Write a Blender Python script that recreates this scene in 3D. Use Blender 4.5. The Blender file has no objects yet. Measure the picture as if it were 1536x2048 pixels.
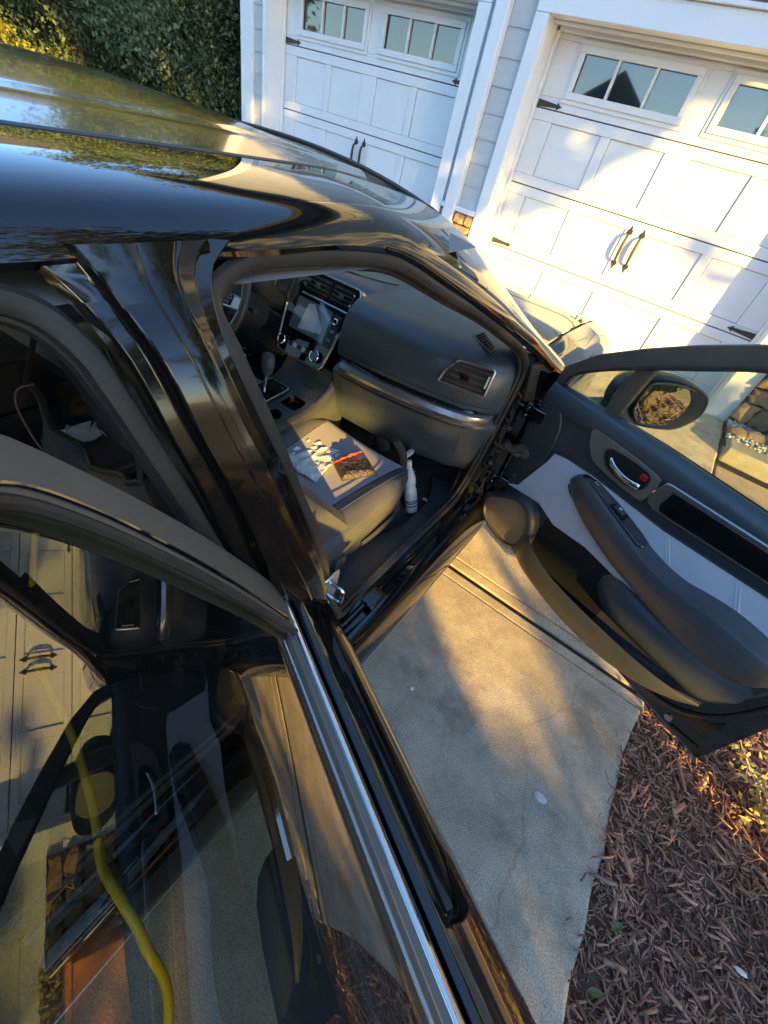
import bpy, bmesh, math, random
import numpy as np
from mathutils import Vector, Matrix, noise
random.seed(7); rng = np.random.default_rng(7)
R = math.radians
scene = bpy.context.scene
col = scene.collection

# ------------------------------------------------------------------ camera
cd = bpy.data.cameras.new("camera"); cam = bpy.data.objects.new("camera", cd); col.objects.link(cam)
CAMH = 1.55
rgt = Vector((0.78904266, 0.5762265, 0.21301336)); dwn = Vector((0.53038917, -0.46399415, -0.70950458)); fwd = Vector((-0.30999839, 0.67280937, -0.67173548))
mw = Matrix.Identity(4)
for i in range(3):
    mw[i][0] = rgt[i]; mw[i][1] = -dwn[i]; mw[i][2] = -fwd[i]
mw[2][3] = CAMH
cam.matrix_world = mw
cd.sensor_fit = 'HORIZONTAL'; cd.sensor_width = 36; cd.lens = 829.37 / 1536 * 36
cd.clip_start = 0.02; cd.clip_end = 600
scene.camera = cam

# ------------------------------------------------------------------ light
SUN_EL = 12.0
SD = Vector((0.81, -0.586, 0)); SD.normalize()          # horizontal direction towards the sun
TANE = math.tan(R(SUN_EL))
world = bpy.data.worlds.new("World"); scene.world = world; world.use_nodes = True
wn = world.node_tree; wn.nodes.clear()
sky = wn.nodes.new('ShaderNodeTexSky'); sky.sky_type = 'NISHITA'; sky.sun_disc = False
sky.sun_elevation = R(SUN_EL); sky.sun_rotation = math.atan2(SD.x, SD.y)
sky.air_density = 1.0; sky.dust_density = 0.6; sky.ozone_density = 3.2
bg = wn.nodes.new('ShaderNodeBackground'); bg.inputs['Strength'].default_value = 0.10
wo = wn.nodes.new('ShaderNodeOutputWorld')
wn.links.new(sky.outputs[0], bg.inputs[0]); wn.links.new(bg.outputs[0], wo.inputs[0])
sl = bpy.data.lights.new("sun", 'SUN'); sl.energy = 2.7; sl.angle = R(0.5); sl.color = (1.0, 0.61, 0.12)
so = bpy.data.objects.new("sun", sl); col.objects.link(so)
tosun = Vector((SD.x * math.cos(R(SUN_EL)), SD.y * math.cos(R(SUN_EL)), math.sin(R(SUN_EL))))
so.rotation_euler = tosun.to_track_quat('Z', 'Y').to_euler(); so.location = (6, -5, 8)
vs = scene.view_settings; vs.view_transform = 'Standard'; vs.look = 'None'; vs.gamma = 1; vs.exposure = 3.0
try: vs.use_curve_mapping = False
except Exception: pass
scene.cycles.max_bounces = 10; scene.cycles.glossy_bounces = 6; scene.cycles.transmission_bounces = 8; scene.cycles.transparent_max_bounces = 16

# ------------------------------------------------------------------ materials
def nt(name):
    m = bpy.data.materials.new(name); m.use_nodes = True
    return m, m.node_tree, m.node_tree.nodes['Principled BSDF']
def setp(b, **k):
    al = {'rough': 'Roughness', 'metal': 'Metallic', 'coat': 'Coat Weight', 'coatr': 'Coat Roughness', 'spec': 'Specular IOR Level', 'ior': 'IOR', 'trans': 'Transmission Weight', 'alpha': 'Alpha', 'sheen': 'Sheen Weight', 'sub': 'Subsurface Weight'}
    for a, v in k.items(): b.inputs[al[a]].default_value = v
def mat(name, c, c2=None, scale=20, detail=6, bump=0.0, bscale=None, bdist=0.002, island=0.0, stretch=None, wear=None, **k):
    """Principled material: noise-mixed colour, noise bump, optional per-piece variation."""
    m, t, b = nt(name); N = t.nodes; L = t.links
    setp(b, **k)
    tc = N.new('ShaderNodeTexCoord'); mp = N.new('ShaderNodeMapping'); L.new(tc.outputs['Object'], mp.inputs[0])
    if stretch: mp.inputs['Scale'].default_value = stretch
    last = None
    if c2 is not None:
        n = N.new('ShaderNodeTexNoise'); n.inputs['Scale'].default_value = scale; n.inputs['Detail'].default_value = detail; n.inputs['Roughness'].default_value = 0.65
        L.new(mp.outputs[0], n.inputs['Vector'])
        r = N.new('ShaderNodeValToRGB'); r.color_ramp.elements[0].position = 0.32; r.color_ramp.elements[1].position = 0.68
        r.color_ramp.elements[0].color = (*c, 1); r.color_ramp.elements[1].color = (*c2, 1)
        L.new(n.outputs['Fac'], r.inputs[0]); last = r.outputs[0]
    else:
        rgb = N.new('ShaderNodeRGB'); rgb.outputs[0].default_value = (*c, 1); last = rgb.outputs[0]
    if wear:   # (colour, scale, threshold): irregular worn or dusty patches
        wc, ws, wt = wear
        n2 = N.new('ShaderNodeTexNoise'); n2.inputs['Scale'].default_value = ws; n2.inputs['Detail'].default_value = 8; n2.inputs['Roughness'].default_value = 0.7
        L.new(mp.outputs[0], n2.inputs['Vector'])
        mr = N.new('ShaderNodeMapRange'); mr.inputs[1].default_value = wt; mr.inputs[2].default_value = wt + 0.2
        L.new(n2.outputs['Fac'], mr.inputs[0])
        mx = N.new('ShaderNodeMix'); mx.data_type = 'RGBA'; mx.inputs[7].default_value = (*wc, 1)
        L.new(mr.outputs[0], mx.inputs[0]); L.new(last, mx.inputs[6]); last = mx.outputs[2]
    if island:
        g = N.new('ShaderNodeNewGeometry'); oi = N.new('ShaderNodeObjectInfo'); ad = N.new('ShaderNodeMath'); ad.operation = 'ADD'
        L.new(g.outputs['Random Per Island'], ad.inputs[0]); L.new(oi.outputs['Random'], ad.inputs[1])
        fr = N.new('ShaderNodeMath'); fr.operation = 'FRACT'; L.new(ad.outputs[0], fr.inputs[0])
        mr = N.new('ShaderNodeMapRange'); mr.inputs[3].default_value = 1 - island; mr.inputs[4].default_value = 1 + island
        L.new(fr.outputs[0], mr.inputs[0])
        hs = N.new('ShaderNodeHueSaturation'); L.new(last, hs.inputs['Color']); L.new(mr.outputs[0], hs.inputs['Value'])
        ms = N.new('ShaderNodeMath'); ms.operation = 'MULTIPLY'; ms.inputs[1].default_value = 7.31; L.new(fr.outputs[0], ms.inputs[0])
        f2 = N.new('ShaderNodeMath'); f2.operation = 'FRACT'; L.new(ms.outputs[0], f2.inputs[0])
        m2 = N.new('ShaderNodeMapRange'); m2.inputs[3].default_value = 0.5 - island * 0.022; m2.inputs[4].default_value = 0.5 + island * 0.022
        L.new(f2.outputs[0], m2.inputs[0]); L.new(m2.outputs[0], hs.inputs['Hue'])
        last = hs.outputs[0]
    L.new(last, b.inputs['Base Color'])
    if bump:
        n = N.new('ShaderNodeTexNoise'); n.inputs['Scale'].default_value = bscale or scale * 4; n.inputs['Detail'].default_value = 4
        L.new(mp.outputs[0], n.inputs['Vector'])
        bp = N.new('ShaderNodeBump'); bp.inputs['Strength'].default_value = bump; bp.inputs['Distance'].default_value = bdist
        L.new(n.outputs['Fac'], bp.inputs['Height']); L.new(bp.outputs[0], b.inputs['Normal'])
    return m
M = {}
M['paint'] = mat('car_paint', (.0030, .0033, .0040), (.0045, .0048, .0055), scale=300, rough=.04, coat=.55, coatr=.01, spec=.6, bump=.02, bscale=55, bdist=.0006)
M['paint_dusty'] = mat('car_paint_dusty', (.0045, .0040, .0036), (.008, .006, .0045), scale=9, wear=((.050, .030, .012), 14, .60), rough=.10, coat=.25, coatr=.02, spec=.5)
M['roof_paint'] = mat('dusty_roof_paint', (.008, .008, .008), (.020, .018, .014), scale=160, rough=.16, coat=.5, coatr=.035, spec=.6, bump=.04, bscale=70, bdist=.0006)
M['trim_black'] = mat('satin_black_trim', (.135, .115, .088), (.165, .14, .108), scale=14, rough=.42, spec=.5, bump=.05, bscale=900, bdist=.0004)
M['gloss_black'] = mat('gloss_black_trim', (.006, .006, .007), rough=.06, coat=.6)
M['rubber'] = mat('rubber', (.026, .023, .020), (.045, .039, .033), scale=18, rough=.5, spec=.4, bump=.1, bscale=400, bdist=.0005)
M['plastic'] = mat('dark_plastic', (.034, .038, .043), (.044, .048, .053), scale=12, rough=.46, bump=.25, bscale=1300, bdist=.0005)
M['dash'] = mat('soft_dashboard', (.040, .052, .062), (.052, .066, .077), scale=5, rough=.38, spec=.75, bump=.3, bscale=1500, bdist=.0005)
M['leather'] = mat('dark_leather', (.062, .065, .072), (.080, .082, .086), scale=10, rough=.40, bump=.35, bscale=500, bdist=.0008)
M['seatcloth'] = mat('seat_cloth', (.20, .19, .21), (.33, .31, .32), scale=700, detail=2, rough=.8, sheen=.3, bump=.5, bscale=900, bdist=.0008)
M['insert'] = mat('door_insert_vinyl', (.56, .58, .62), (.62, .64, .68), scale=9, rough=.5, bump=.2, bscale=500, bdist=.0006)
M['silver'] = mat('silver_trim', (.42, .42, .42), rough=.28, metal=.9, stretch=(1, 40, 40), bump=.05, bscale=200, bdist=.0003)
M['chrome'] = mat('chrome', (.78, .78, .77), rough=.06, metal=1.0)
M['dullchrome'] = mat('sill_metal', (.50, .46, .40), rough=.3, metal=1.0)
M['carpet'] = mat('floor_carpet', (.014, .013, .014), (.08, .065, .055), scale=450, rough=.95, bump=.8, bscale=500, bdist=.003)
M['headliner'] = mat('headliner', (.20, .195, .18), (.23, .22, .21), scale=60, rough=.9)
M['pillar_trim'] = mat('interior_pillar_trim', (.07, .072, .072), rough=.6, bump=.2, bscale=900, bdist=.0005)
M['dark'] = mat('dark_void', (.003, .003, .003), rough=.7)
M['tyre'] = mat('tyre_rubber', (.015, .015, .015), (.03, .03, .03), scale=60, rough=.75, bump=.4, bscale=200)
M['rim'] = mat('alloy_rim', (.35, .35, .36), rough=.3, metal=.9)
M['white_paint'] = mat('white_paint', (.60, .635, .66), (.66, .68, .69), scale=3, rough=.42, bump=.12, bscale=160, bdist=.0008, wear=((.60, .61, .60), 5, .66))
M['trim_white'] = mat('trim_white', (.65, .685, .71), (.70, .72, .73), scale=2.5, rough=.5, bump=.1, bscale=90, bdist=.001, wear=((.62, .63, .61), 6, .66))
M['siding'] = mat('siding_fibre_cement', (.40, .42, .43), (.46, .475, .48), scale=3, stretch=(1, 1, 6), rough=.7, bump=.35, bscale=60, bdist=.0015, island=.05)
M['iron'] = mat('black_iron', (.018, .017, .016), (.04, .036, .03), scale=60, rough=.55, bump=.4, bscale=250)
M['stone'] = mat('veneer_stone', (.24, .155, .085), (.42, .29, .17), scale=9, rough=.85, bump=.9, bscale=30, bdist=.012, island=.32)
M['mortar'] = mat('mortar', (.07, .06, .05), (.14, .12, .10), scale=25, rough=.95, bump=.6, bscale=120)
M['concrete'] = None
M['asphalt_joint'] = mat('joint_filler', (.018, .014, .010), (.05, .04, .03), scale=40, rough=.95, bump=.8, bscale=120, bdist=.004)
M['mulch_base'] = mat('mulch_base', (.10, .050, .032), (.20, .105, .068), scale=22, rough=.95, bump=1.0, bscale=60, bdist=.01)
M['chip'] = mat('mulch_chip', (.23, .108, .064), (.46, .255, .165), scale=7, rough=.85, island=.62, bump=.6, bscale=150, bdist=.002)
M['soil'] = mat('soil_and_grass', (.04, .045, .018), (.07, .06, .03), scale=3, rough=.95)
M['pebble'] = mat('white_pebble', (.40, .37, .33), (.58, .55, .50), scale=12, rough=.6, island=.3)
M['edging'] = mat('edging_block', (.26, .24, .20), (.36, .33, .28), scale=18, rough=.85, bump=.5, bscale=90, wear=((.12, .11, .09), 10, .58))
M['path'] = mat('walkway_concrete', (.27, .21, .15), (.40, .31, .22), scale=7, rough=.85, bump=.6, bscale=40, bdist=.006, wear=((.15, .11, .08), 16, .6))
M['hose'] = mat('yellow_hose', (.98, .58, .010), (1.0, .64, .015), scale=30, rough=.4)
M['bark'] = mat('bark', (.10, .075, .055), (.20, .16, .12), scale=25, stretch=(1, 1, .2), rough=.9, bump=.8, bscale=60, bdist=.01)
M['paper'] = mat('crumpled_paper', (.62, .60, .56), (.72, .70, .66), scale=12, rough=.7)
M['red'] = mat('orange_red_strap', (.75, .06, .02), (.82, .09, .03), scale=20, rough=.45)
M['brush'] = mat('black_foam_block', (.012, .010, .008), (.06, .045, .025), scale=45, rough=.45, bump=1, bscale=90, bdist=.006, coat=.3)
M['bottle'] = mat('white_bottle', (.55, .56, .55), rough=.35)
M['green'] = mat('green_plastic', (.0, .35, .18), rough=.15, coat=.5)
M['skyblue'] = mat('tissue', (.62, .66, .70), rough=.8)
M['pink'] = mat('pinkish_seat_cloth', (.22, .13, .12), (.30, .19, .17), scale=90, rough=.85)
M['roofing'] = mat('roof_shingle', (.06, .055, .05), (.10, .09, .08), scale=40, rough=.9)
M['tan_wall'] = mat('tan_house_wall', (.50, .42, .30), (.56, .48, .35), scale=4, rough=.8)
M['ivory'] = mat('off_white_button', (.65, .63, .58), rough=.4)
M['redlamp'] = mat('red_door_lamp', (.35, .01, .01), rough=.2, coat=.5)

def concrete():
    m, t, b = nt('driveway_concrete'); N = t.nodes; L = t.links; setp(b, rough=.82, spec=.3)
    tc = N.new('ShaderNodeTexCoord')
    def noi(s, d=6, r=.6):
        n = N.new('ShaderNodeTexNoise'); n.inputs['Scale'].default_value = s; n.inputs['Detail'].default_value = d; n.inputs['Roughness'].default_value = r
        L.new(tc.outputs['Object'], n.inputs['Vector']); return n.outputs['Fac']
    def ramp(f, a, b_, ca, cb):
        r = N.new('ShaderNodeValToRGB'); e = r.color_ramp.elements; e[0].position = a; e[1].position = b_; e[0].color = (*ca, 1); e[1].color = (*cb, 1); L.new(f, r.inputs[0]); return r.outputs[0]
    def mix(f, a, b_, mode='MIX', fac=1):
        x = N.new('ShaderNodeMix'); x.data_type = 'RGBA'; x.blend_type = mode
        if f is None: x.inputs[0].default_value = fac
        else: L.new(f, x.inputs[0])
        L.new(a, x.inputs[6]); L.new(b_, x.inputs[7]); return x.outputs[2]
    base = ramp(noi(1.6, 5, .6), .35, .65, (.47, .415, .325), (.59, .53, .43))
    blot = ramp(noi(6, 9, .75), .40, .64, (.76, .74, .71), (1.08, 1.06, 1.03))
    c = mix(None, base, blot, 'MULTIPLY')
    grit = ramp(noi(230, 3, .7), .38, .62, (.62, .60, .57), (1.32, 1.30, 1.27))
    c = mix(None, c, grit, 'MULTIPLY', .85)
    v = N.new('ShaderNodeTexVoronoi'); v.inputs['Scale'].default_value = 95; L.new(tc.outputs['Object'], v.inputs['Vector'])
    pit = ramp(v.outputs['Distance'], .05, .16, (.3, .28, .25), (1, 1, 1)); pm = ramp(noi(20, 3), .52, .6, (0, 0, 0), (1, 1, 1))
    c2 = mix(None, c, pit, 'MULTIPLY'); c = mix(pm, c, c2)
    # dark stains, hairline cracks and tyre scuffs
    st_ = ramp(noi(2.7, 8, .7), .54, .66, (1, 1, 1), (.70, .68, .66)); c = mix(None, c, st_, 'MULTIPLY')
    wv = N.new('ShaderNodeTexNoise'); wv.inputs['Scale'].default_value = 3.5; wv.inputs['Detail'].default_value = 8; L.new(tc.outputs['Object'], wv.inputs['Vector'])
    mxv = N.new('ShaderNodeMix'); mxv.data_type = 'RGBA'; mxv.inputs[0].default_value = .16; L.new(tc.outputs['Object'], mxv.inputs[6]); L.new(wv.outputs['Color'], mxv.inputs[7])
    vc = N.new('ShaderNodeTexVoronoi'); vc.feature = 'DISTANCE_TO_EDGE'; vc.inputs['Scale'].default_value = .95; L.new(mxv.outputs[2], vc.inputs['Vector'])
    cr = ramp(vc.outputs['Distance'], .0004, .0017, (.74, .71, .67), (1, 1, 1)); ck = mix(None, c, cr, 'MULTIPLY'); cm = ramp(noi(1.1, 3), .50, .58, (0, 0, 0), (1, 1, 1)); c = mix(cm, c, ck)
    L.new(c, b.inputs['Base Color'])
    add = N.new('ShaderNodeMath'); add.operation = 'ADD'; L.new(noi(150, 6, .8), add.inputs[0]); L.new(noi(18, 4), add.inputs[1])
    bp = N.new('ShaderNodeBump'); bp.inputs['Strength'].default_value = .9; bp.inputs['Distance'].default_value = .004
    L.new(add.outputs[0], bp.inputs['Height']); L.new(bp.outputs[0], b.inputs['Normal'])
    return m
M['concrete'] = concrete()

def glass(name, tint, ior=1.5, rough=0.0, boost=1.0, base=0.0):
    """thin sheet glass: fresnel mirror over tinted see-through"""
    m = bpy.data.materials.new(name); m.use_nodes = True; t = m.node_tree; N = t.nodes; L = t.links; N.clear()
    o = N.new('ShaderNodeOutputMaterial'); mx = N.new('ShaderNodeMixShader'); tr = N.new('ShaderNodeBsdfTransparent'); gl = N.new('ShaderNodeBsdfGlossy')
    tr.inputs[0].default_value = (*tint, 1); gl.inputs['Roughness'].default_value = rough
    fr = N.new('ShaderNodeFresnel'); fr.inputs['IOR'].default_value = ior
    g = N.new('ShaderNodeNewGeometry'); bf = N.new('ShaderNodeMath'); bf.operation = 'MULTIPLY_ADD'; bf.inputs[1].default_value = (1 / ior - ior); bf.inputs[2].default_value = ior
    L.new(g.outputs['Backfacing'], bf.inputs[0]); L.new(bf.outputs[0], fr.inputs['IOR'])
    ml = N.new('ShaderNodeMath'); ml.operation = 'MULTIPLY_ADD'; ml.inputs[1].default_value = boost; ml.inputs[2].default_value = base; ml.use_clamp = True
    L.new(fr.outputs[0], ml.inputs[0]); L.new(ml.outputs[0], mx.inputs[0]); L.new(tr.outputs[0], mx.inputs[1]); L.new(gl.outputs[0], mx.inputs[2]); L.new(mx.outputs[0], o.inputs[0])
    return m
M['glass_clear'] = glass('window_glass', (.80, .86, .80), 1.5, boost=1.6)
M['glass_dark'] = glass('privacy_glass', (.47, .46, .38), 1.55, boost=1.8, base=.02)
M['windshield'] = glass('windshield_glass', (.78, .84, .80), 1.5, boost=1.5)
M['pane'] = mat('garage_pane', (.012, .016, .016), rough=.03, ior=1.85, coat=1.0, coatr=.01)
M['mirror'] = mat('mirror_glass', (.85, .86, .86), rough=.01, metal=1.0)
M['screen'] = mat('display_screen', (.10, .13, .17), rough=.08, coat=.8, spec=.8)

def leafmat(name, c, c2, isl=.5, trans=.35):
    m, t, b = nt(name); N = t.nodes; L = t.links
    g = N.new('ShaderNodeNewGeometry'); r = N.new('ShaderNodeValToRGB'); r.color_ramp.elements[0].color = (*c, 1); r.color_ramp.elements[1].color = (*c2, 1)
    L.new(g.outputs['Random Per Island'], r.inputs[0]); L.new(r.outputs[0], b.inputs['Base Color']); setp(b, rough=.45, spec=.4)
    tl = N.new('ShaderNodeBsdfTranslucent'); L.new(r.outputs[0], tl.inputs[0]); mx = N.new('ShaderNodeMixShader'); mx.inputs[0].default_value = trans
    o = N['Material Output']; L.new(b.outputs[0], mx.inputs[1]); L.new(tl.outputs[0], mx.inputs[2]); L.new(mx.outputs[0], o.inputs[0])
    return m
M['leaf_dark'] = leafmat('leaf_dark', (.045, .078, .036), (.19, .24, .125))
M['leaf_bright'] = leafmat('leaf_bright', (.10, .12, .02), (.26, .25, .05))
M['leaf_dry'] = leafmat('leaf_dry', (.42, .34, .13), (.68, .58, .28))

# ------------------------------------------------------------------ helpers
W = {}
def tag(o, label=None, cat=None, group=None, kind=None):
    if label: o['label'] = label
    if cat: o['category'] = cat
    if group: o['group'] = group
    if kind: o['kind'] = kind
    return o
def empty(name, loc, rz=0, parent=None, **k):
    o = bpy.data.objects.new(name, None); col.objects.link(o); o.empty_display_size = .1
    o.location = loc; o.rotation_euler = (0, 0, rz)
    m = Matrix.Translation(Vector(loc)) @ Matrix.Rotation(rz, 4, 'Z')
    if parent is not None:
        o.parent = parent; W[o] = W[parent] @ m
    else: W[o] = m
    return tag(o, **k)
def mk(name, verts, faces, m, parent=None, local=False, smooth=True, angle=40, bevel=0, seg=2, **k):
    """one mesh object; verts in world coordinates unless local (then in the parent's frame)"""
    me = bpy.data.meshes.new(name)
    Wp = W[parent] if parent is not None else Matrix.Identity(4)
    if parent is not None and not local:
        inv = Wp.inverted(); verts = [inv @ Vector(v) for v in verts]
    me.from_pydata([tuple(v) for v in verts], [], [tuple(f) for f in faces]); me.update()
    bm = bmesh.new(); bm.from_mesh(me); bmesh.ops.remove_doubles(bm, verts=bm.verts, dist=1e-6); bmesh.ops.recalc_face_normals(bm, faces=bm.faces); bm.to_mesh(me); bm.free()
    mm = M[m] if isinstance(m, str) else m
    me.materials.append(mm)
    o = bpy.data.objects.new(name, me); col.objects.link(o)
    if parent is not None: o.parent = parent
    W[o] = Wp
    if smooth:
        me.polygons.foreach_set('use_smooth', [True] * len(me.polygons))
        try: me.set_sharp_from_angle(angle=R(angle))
        except Exception: pass
    if bevel:
        bv = o.modifiers.new('edge', 'BEVEL'); bv.width = bevel; bv.segments = seg; bv.limit_method = 'ANGLE'; bv.angle_limit = R(35); bv.harden_normals = False
    return tag(o, **k)
def boxv(x0, x1, y0, y1, z0, z1):
    v = [(x, y, z) for x in (x0, x1) for y in (y0, y1) for z in (z0, z1)]
    f = [(0, 1, 3, 2), (4, 6, 7, 5), (0, 4, 5, 1), (2, 3, 7, 6), (0, 2, 6, 4), (1, 5, 7, 3)]
    return v, f
def box(name, b, m, parent=None, bevel=.004, **k):
    v, f = boxv(*b); return mk(name, v, f, m, parent, bevel=bevel, **k)
def obox(name, c, size, rot, m, parent=None, **k):
    v, f = boxv(-size[0] / 2, size[0] / 2, -size[1] / 2, size[1] / 2, -size[2] / 2, size[2] / 2)
    mt = Matrix.Translation(Vector(c)) @ (Matrix.Rotation(rot[2], 4, 'Z') @ Matrix.Rotation(rot[1], 4, 'Y') @ Matrix.Rotation(rot[0], 4, 'X'))
    return mk(name, [mt @ Vector(p) for p in v], f, m, parent, **k)
class G:
    """collects several solids into one mesh"""
    def __init__(s): s.v = []; s.f = []
    def add(s, v, f):
        n = len(s.v); s.v += [tuple(p) for p in v]; s.f += [tuple(i + n for i in q) for q in f]; return s
    def box(s, *b): return s.add(*boxv(*b))
def catmull(P, n=8, closed=False):
    P = [Vector(p) for p in P]; out = []; N = len(P)
    rngs = range(N if closed else N - 1)
    for i in rngs:
        g = (lambda j: P[j % N]) if closed else (lambda j: P[min(max(j, 0), N - 1)])
        p0, p1, p2, p3 = g(i - 1), g(i), g(i + 1), g(i + 2)
        for k in range(n):
            t = k / n
            out.append(.5 * ((2 * p1) + (p2 - p0) * t + (2 * p0 - 5 * p1 + 4 * p2 - p3) * t * t + (3 * p1 - p0 - 3 * p2 + p3) * t ** 3))
    if not closed: out.append(P[-1].copy())
    return out
def loftv(secs, close_sec=False, close_path=False, caps=False):
    n = len(secs[0]); v = [tuple(p) for s in secs for p in s]; f = []
    S = len(secs)
    for i in range(S if close_path else S - 1):
        a = i * n; b = ((i + 1) % S) * n
        for j in range(n if close_sec else n - 1):
            k = (j + 1) % n; f.append((a + j, a + k, b + k, b + j))
    if caps: f += [tuple(range(n - 1, -1, -1)), tuple(range((S - 1) * n, S * n))]
    return v, f
def loft(name, secs, m, parent=None, close_sec=False, close_path=False, caps=False, **k):
    v, f = loftv(secs, close_sec, close_path, caps); return mk(name, v, f, m, parent, **k)
def sminterp(secs, n):
    """smooth a list of sections along the path"""
    cols = [catmull([s[j] for s in secs], n) for j in range(len(secs[0]))]
    return [[c[i] for c in cols] for i in range(len(cols[0]))]
def tubev(path, r, n=8, closed=False, flat=1.0, up=None):
    path = [Vector(p) for p in path]; N = len(path); secs = []
    prev = None
    for i, p in enumerate(path):
        a = path[(i - 1) % N] if closed or i > 0 else p; b = path[(i + 1) % N] if closed or i < N - 1 else p
        t = (b - a).normalized()
        if up is not None: u = Vector(up) - t * t.dot(Vector(up))
        elif prev is None: u = t.orthogonal()
        else: u = prev - t * t.dot(prev)
        u.normalize(); prev = u; w = t.cross(u)
        rr = r[i] if isinstance(r, (list, tuple)) else r
        secs.append([p + u * math.cos(2 * math.pi * k / n) * rr * flat + w * math.sin(2 * math.pi * k / n) * rr for k in range(n)])
    return loftv(secs, True, closed, not closed)
def tube(name, path, r, m, parent=None, n=8, closed=False, flat=1.0, up=None, **k):
    v, f = tubev(path, r, n, closed, flat, up); return mk(name, v, f, m, parent, **k)
def resample(P, n, closed=True):
    P = [Vector(p) for p in P]; Q = P + [P[0]] if closed else P
    L = [0]
    for a, b in zip(Q, Q[1:]): L.append(L[-1] + (b - a).length)
    out = []; j = 0
    for i in range(n):
        s = L[-1] * i / (n if closed else n - 1)
        while j < len(L) - 2 and L[j + 1] < s: j += 1
        t = (s - L[j]) / max(L[j + 1] - L[j], 1e-9); out.append(Q[j].lerp(Q[j + 1], min(t, 1)))
    return out
def plate(name, outline, y0, y1, m, parent, local=True, axis='xz', **k):
    """outline of (u,z) pairs pushed between y0 and y1 of the parent's frame (y0/y1 numbers or functions)"""
    f0 = y0 if callable(y0) else (lambda u, z: y0); f1 = y1 if callable(y1) else (lambda u, z: y1)
    n = len(outline); v = [(p[0], f0(p[0], p[1]), p[1]) for p in outline] + [(p[0], f1(p[0], p[1]), p[1]) for p in outline]
    f = [tuple(range(n)), tuple(range(2 * n - 1, n - 1, -1))] + [(i, (i + 1) % n, n + (i + 1) % n, n + i) for i in range(n)]
    return mk(name, v, f, m, parent, local=local, **k)
def ringplate(name, outer, inner, y0, y1, m, parent, n=64, **k):
    f0 = y0 if callable(y0) else (lambda u, z: y0); f1 = y1 if callable(y1) else (lambda u, z: y1)
    O = resample([(p[0], p[1], 0) for p in outer], n); I = resample([(p[0], p[1], 0) for p in inner], n)
    secs = [[(o.x, f0(o.x, o.y), o.y), (i.x, f0(i.x, i.y), i.y), (i.x, f1(i.x, i.y), i.y), (o.x, f1(o.x, o.y), o.y)] for o, i in zip(O, I)]
    return loft(name, secs, m, parent, close_sec=True, close_path=True, local=True, **k)
def sm2(P, n=5, closed=True):
    return [(p.x, p.y) for p in catmull([(a, b, 0) for a, b in P], n, closed)]
def rrect(x0, x1, z0, z1, r, n=4):
    out = []
    for cx, cz, a0 in ((x1 - r, z1 - r, 0), (x0 + r, z1 - r, 90), (x0 + r, z0 + r, 180), (x1 - r, z0 + r, 270)):
        for i in range(n + 1):
            a = R(a0 + 90 * i / n); out.append((cx + r * math.cos(a), cz + r * math.sin(a)))
    return out
def bulk(name, V, F, m, parent=None, smooth=False, **k):
    """big mesh from numpy arrays (quads or triangles)"""
    me = bpy.data.meshes.new(name); V = np.asarray(V, np.float32); F = np.asarray(F, np.int32)
    me.vertices.add(len(V)); me.vertices.foreach_set('co', V.ravel()); s = F.shape[1]
    me.loops.add(F.size); me.loops.foreach_set('vertex_index', F.ravel()); me.polygons.add(len(F))
    me.polygons.foreach_set('loop_start', np.arange(0, F.size, s, dtype=np.int32)); me.update(calc_edges=True); me.validate()
    if smooth: me.polygons.foreach_set('use_smooth', [True] * len(me.polygons))
    me.materials.append(M[m] if isinstance(m, str) else m)
    o = bpy.data.objects.new(name, me); col.objects.link(o)
    if parent is not None:
        o.parent = parent; o.matrix_parent_inverse = W[parent].inverted()
    return tag(o, **k)
def leaves(P, size, asp=.45, tilt=None):
    """a folded leaf (two triangles sharing a midrib, slightly bent) at every point of P"""
    n = len(P); a = rng.normal(size=(n, 3)); a /= np.linalg.norm(a, axis=1)[:, None]
    b = rng.normal(size=(n, 3)); b -= a * (a * b).sum(1)[:, None]; b /= np.linalg.norm(b, axis=1)[:, None]
    c = np.cross(a, b); s = (size * rng.uniform(.6, 1.35, n))[:, None]
    V = np.stack([P - a * s * .5, P + b * s * asp * .5 + c * s * .08, P + a * s * .5, P - b * s * asp * .5 + c * s * .08], 1).reshape(-1, 3)
    F = np.arange(4 * n).reshape(-1, 4); return V, F

def gz(y):          # the driveway climbs gently towards the garage
    return 0.0 if y < 1.5 else .23 * min((y - 1.5) / 3.3, 1.0)

# ================================================================== SETTING
# far ground
gv, gf = [], []
mk('ground', [(-300, -300, -.09), (300, -300, -.09), (300, 300, -.09), (-300, 300, -.09)], [(0, 1, 2, 3)], 'soil', kind='structure')
drv = empty('driveway', (-2.5, 0, 0), kind='structure')
def slab(name, x0, x1, y0, y1, m='concrete', zo=0.0, th=.12, nx=1, jit=0, edge=None, parent=drv, bevel=.006, rough=0):
    ys = list(np.linspace(y0, y1, max(2, int((y1 - y0) / .12) + 1))); secs = []
    for y in ys:
        xr = x1 if edge is None else edge(y)
        secs.append([(x0, y, gz(y) + zo - th), (x0, y, gz(y) + zo), (xr - .012, y, gz(y) + zo), (xr, y, gz(y) + zo - .012), (xr, y, gz(y) + zo - th)])
    return loft(name, secs, m, parent, caps=True, close_sec=True, smooth=False, bevel=bevel)
def edgeA(y):
    return .738 + (.030 * max(0, (y - 1.15) / .28) if y > 1.15 else 0) + .004 * math.sin(y * 9) + .005 * math.sin(y * 23 + 1)
def edgeB(y): return .80 + .022 * (y - 1.5) + .003 * math.sin(y * 17)
slab('concrete_slab', -6.4, 0, -7, 1.424, edge=edgeA)
slab('joint_band', -6.4, 0, 1.428, 1.483, edge=lambda y: .778, zo=-.001)
slab('joint_filler', -6.4, .77, 1.483, 1.511, 'asphalt_joint', zo=-.012, bevel=0)
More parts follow.
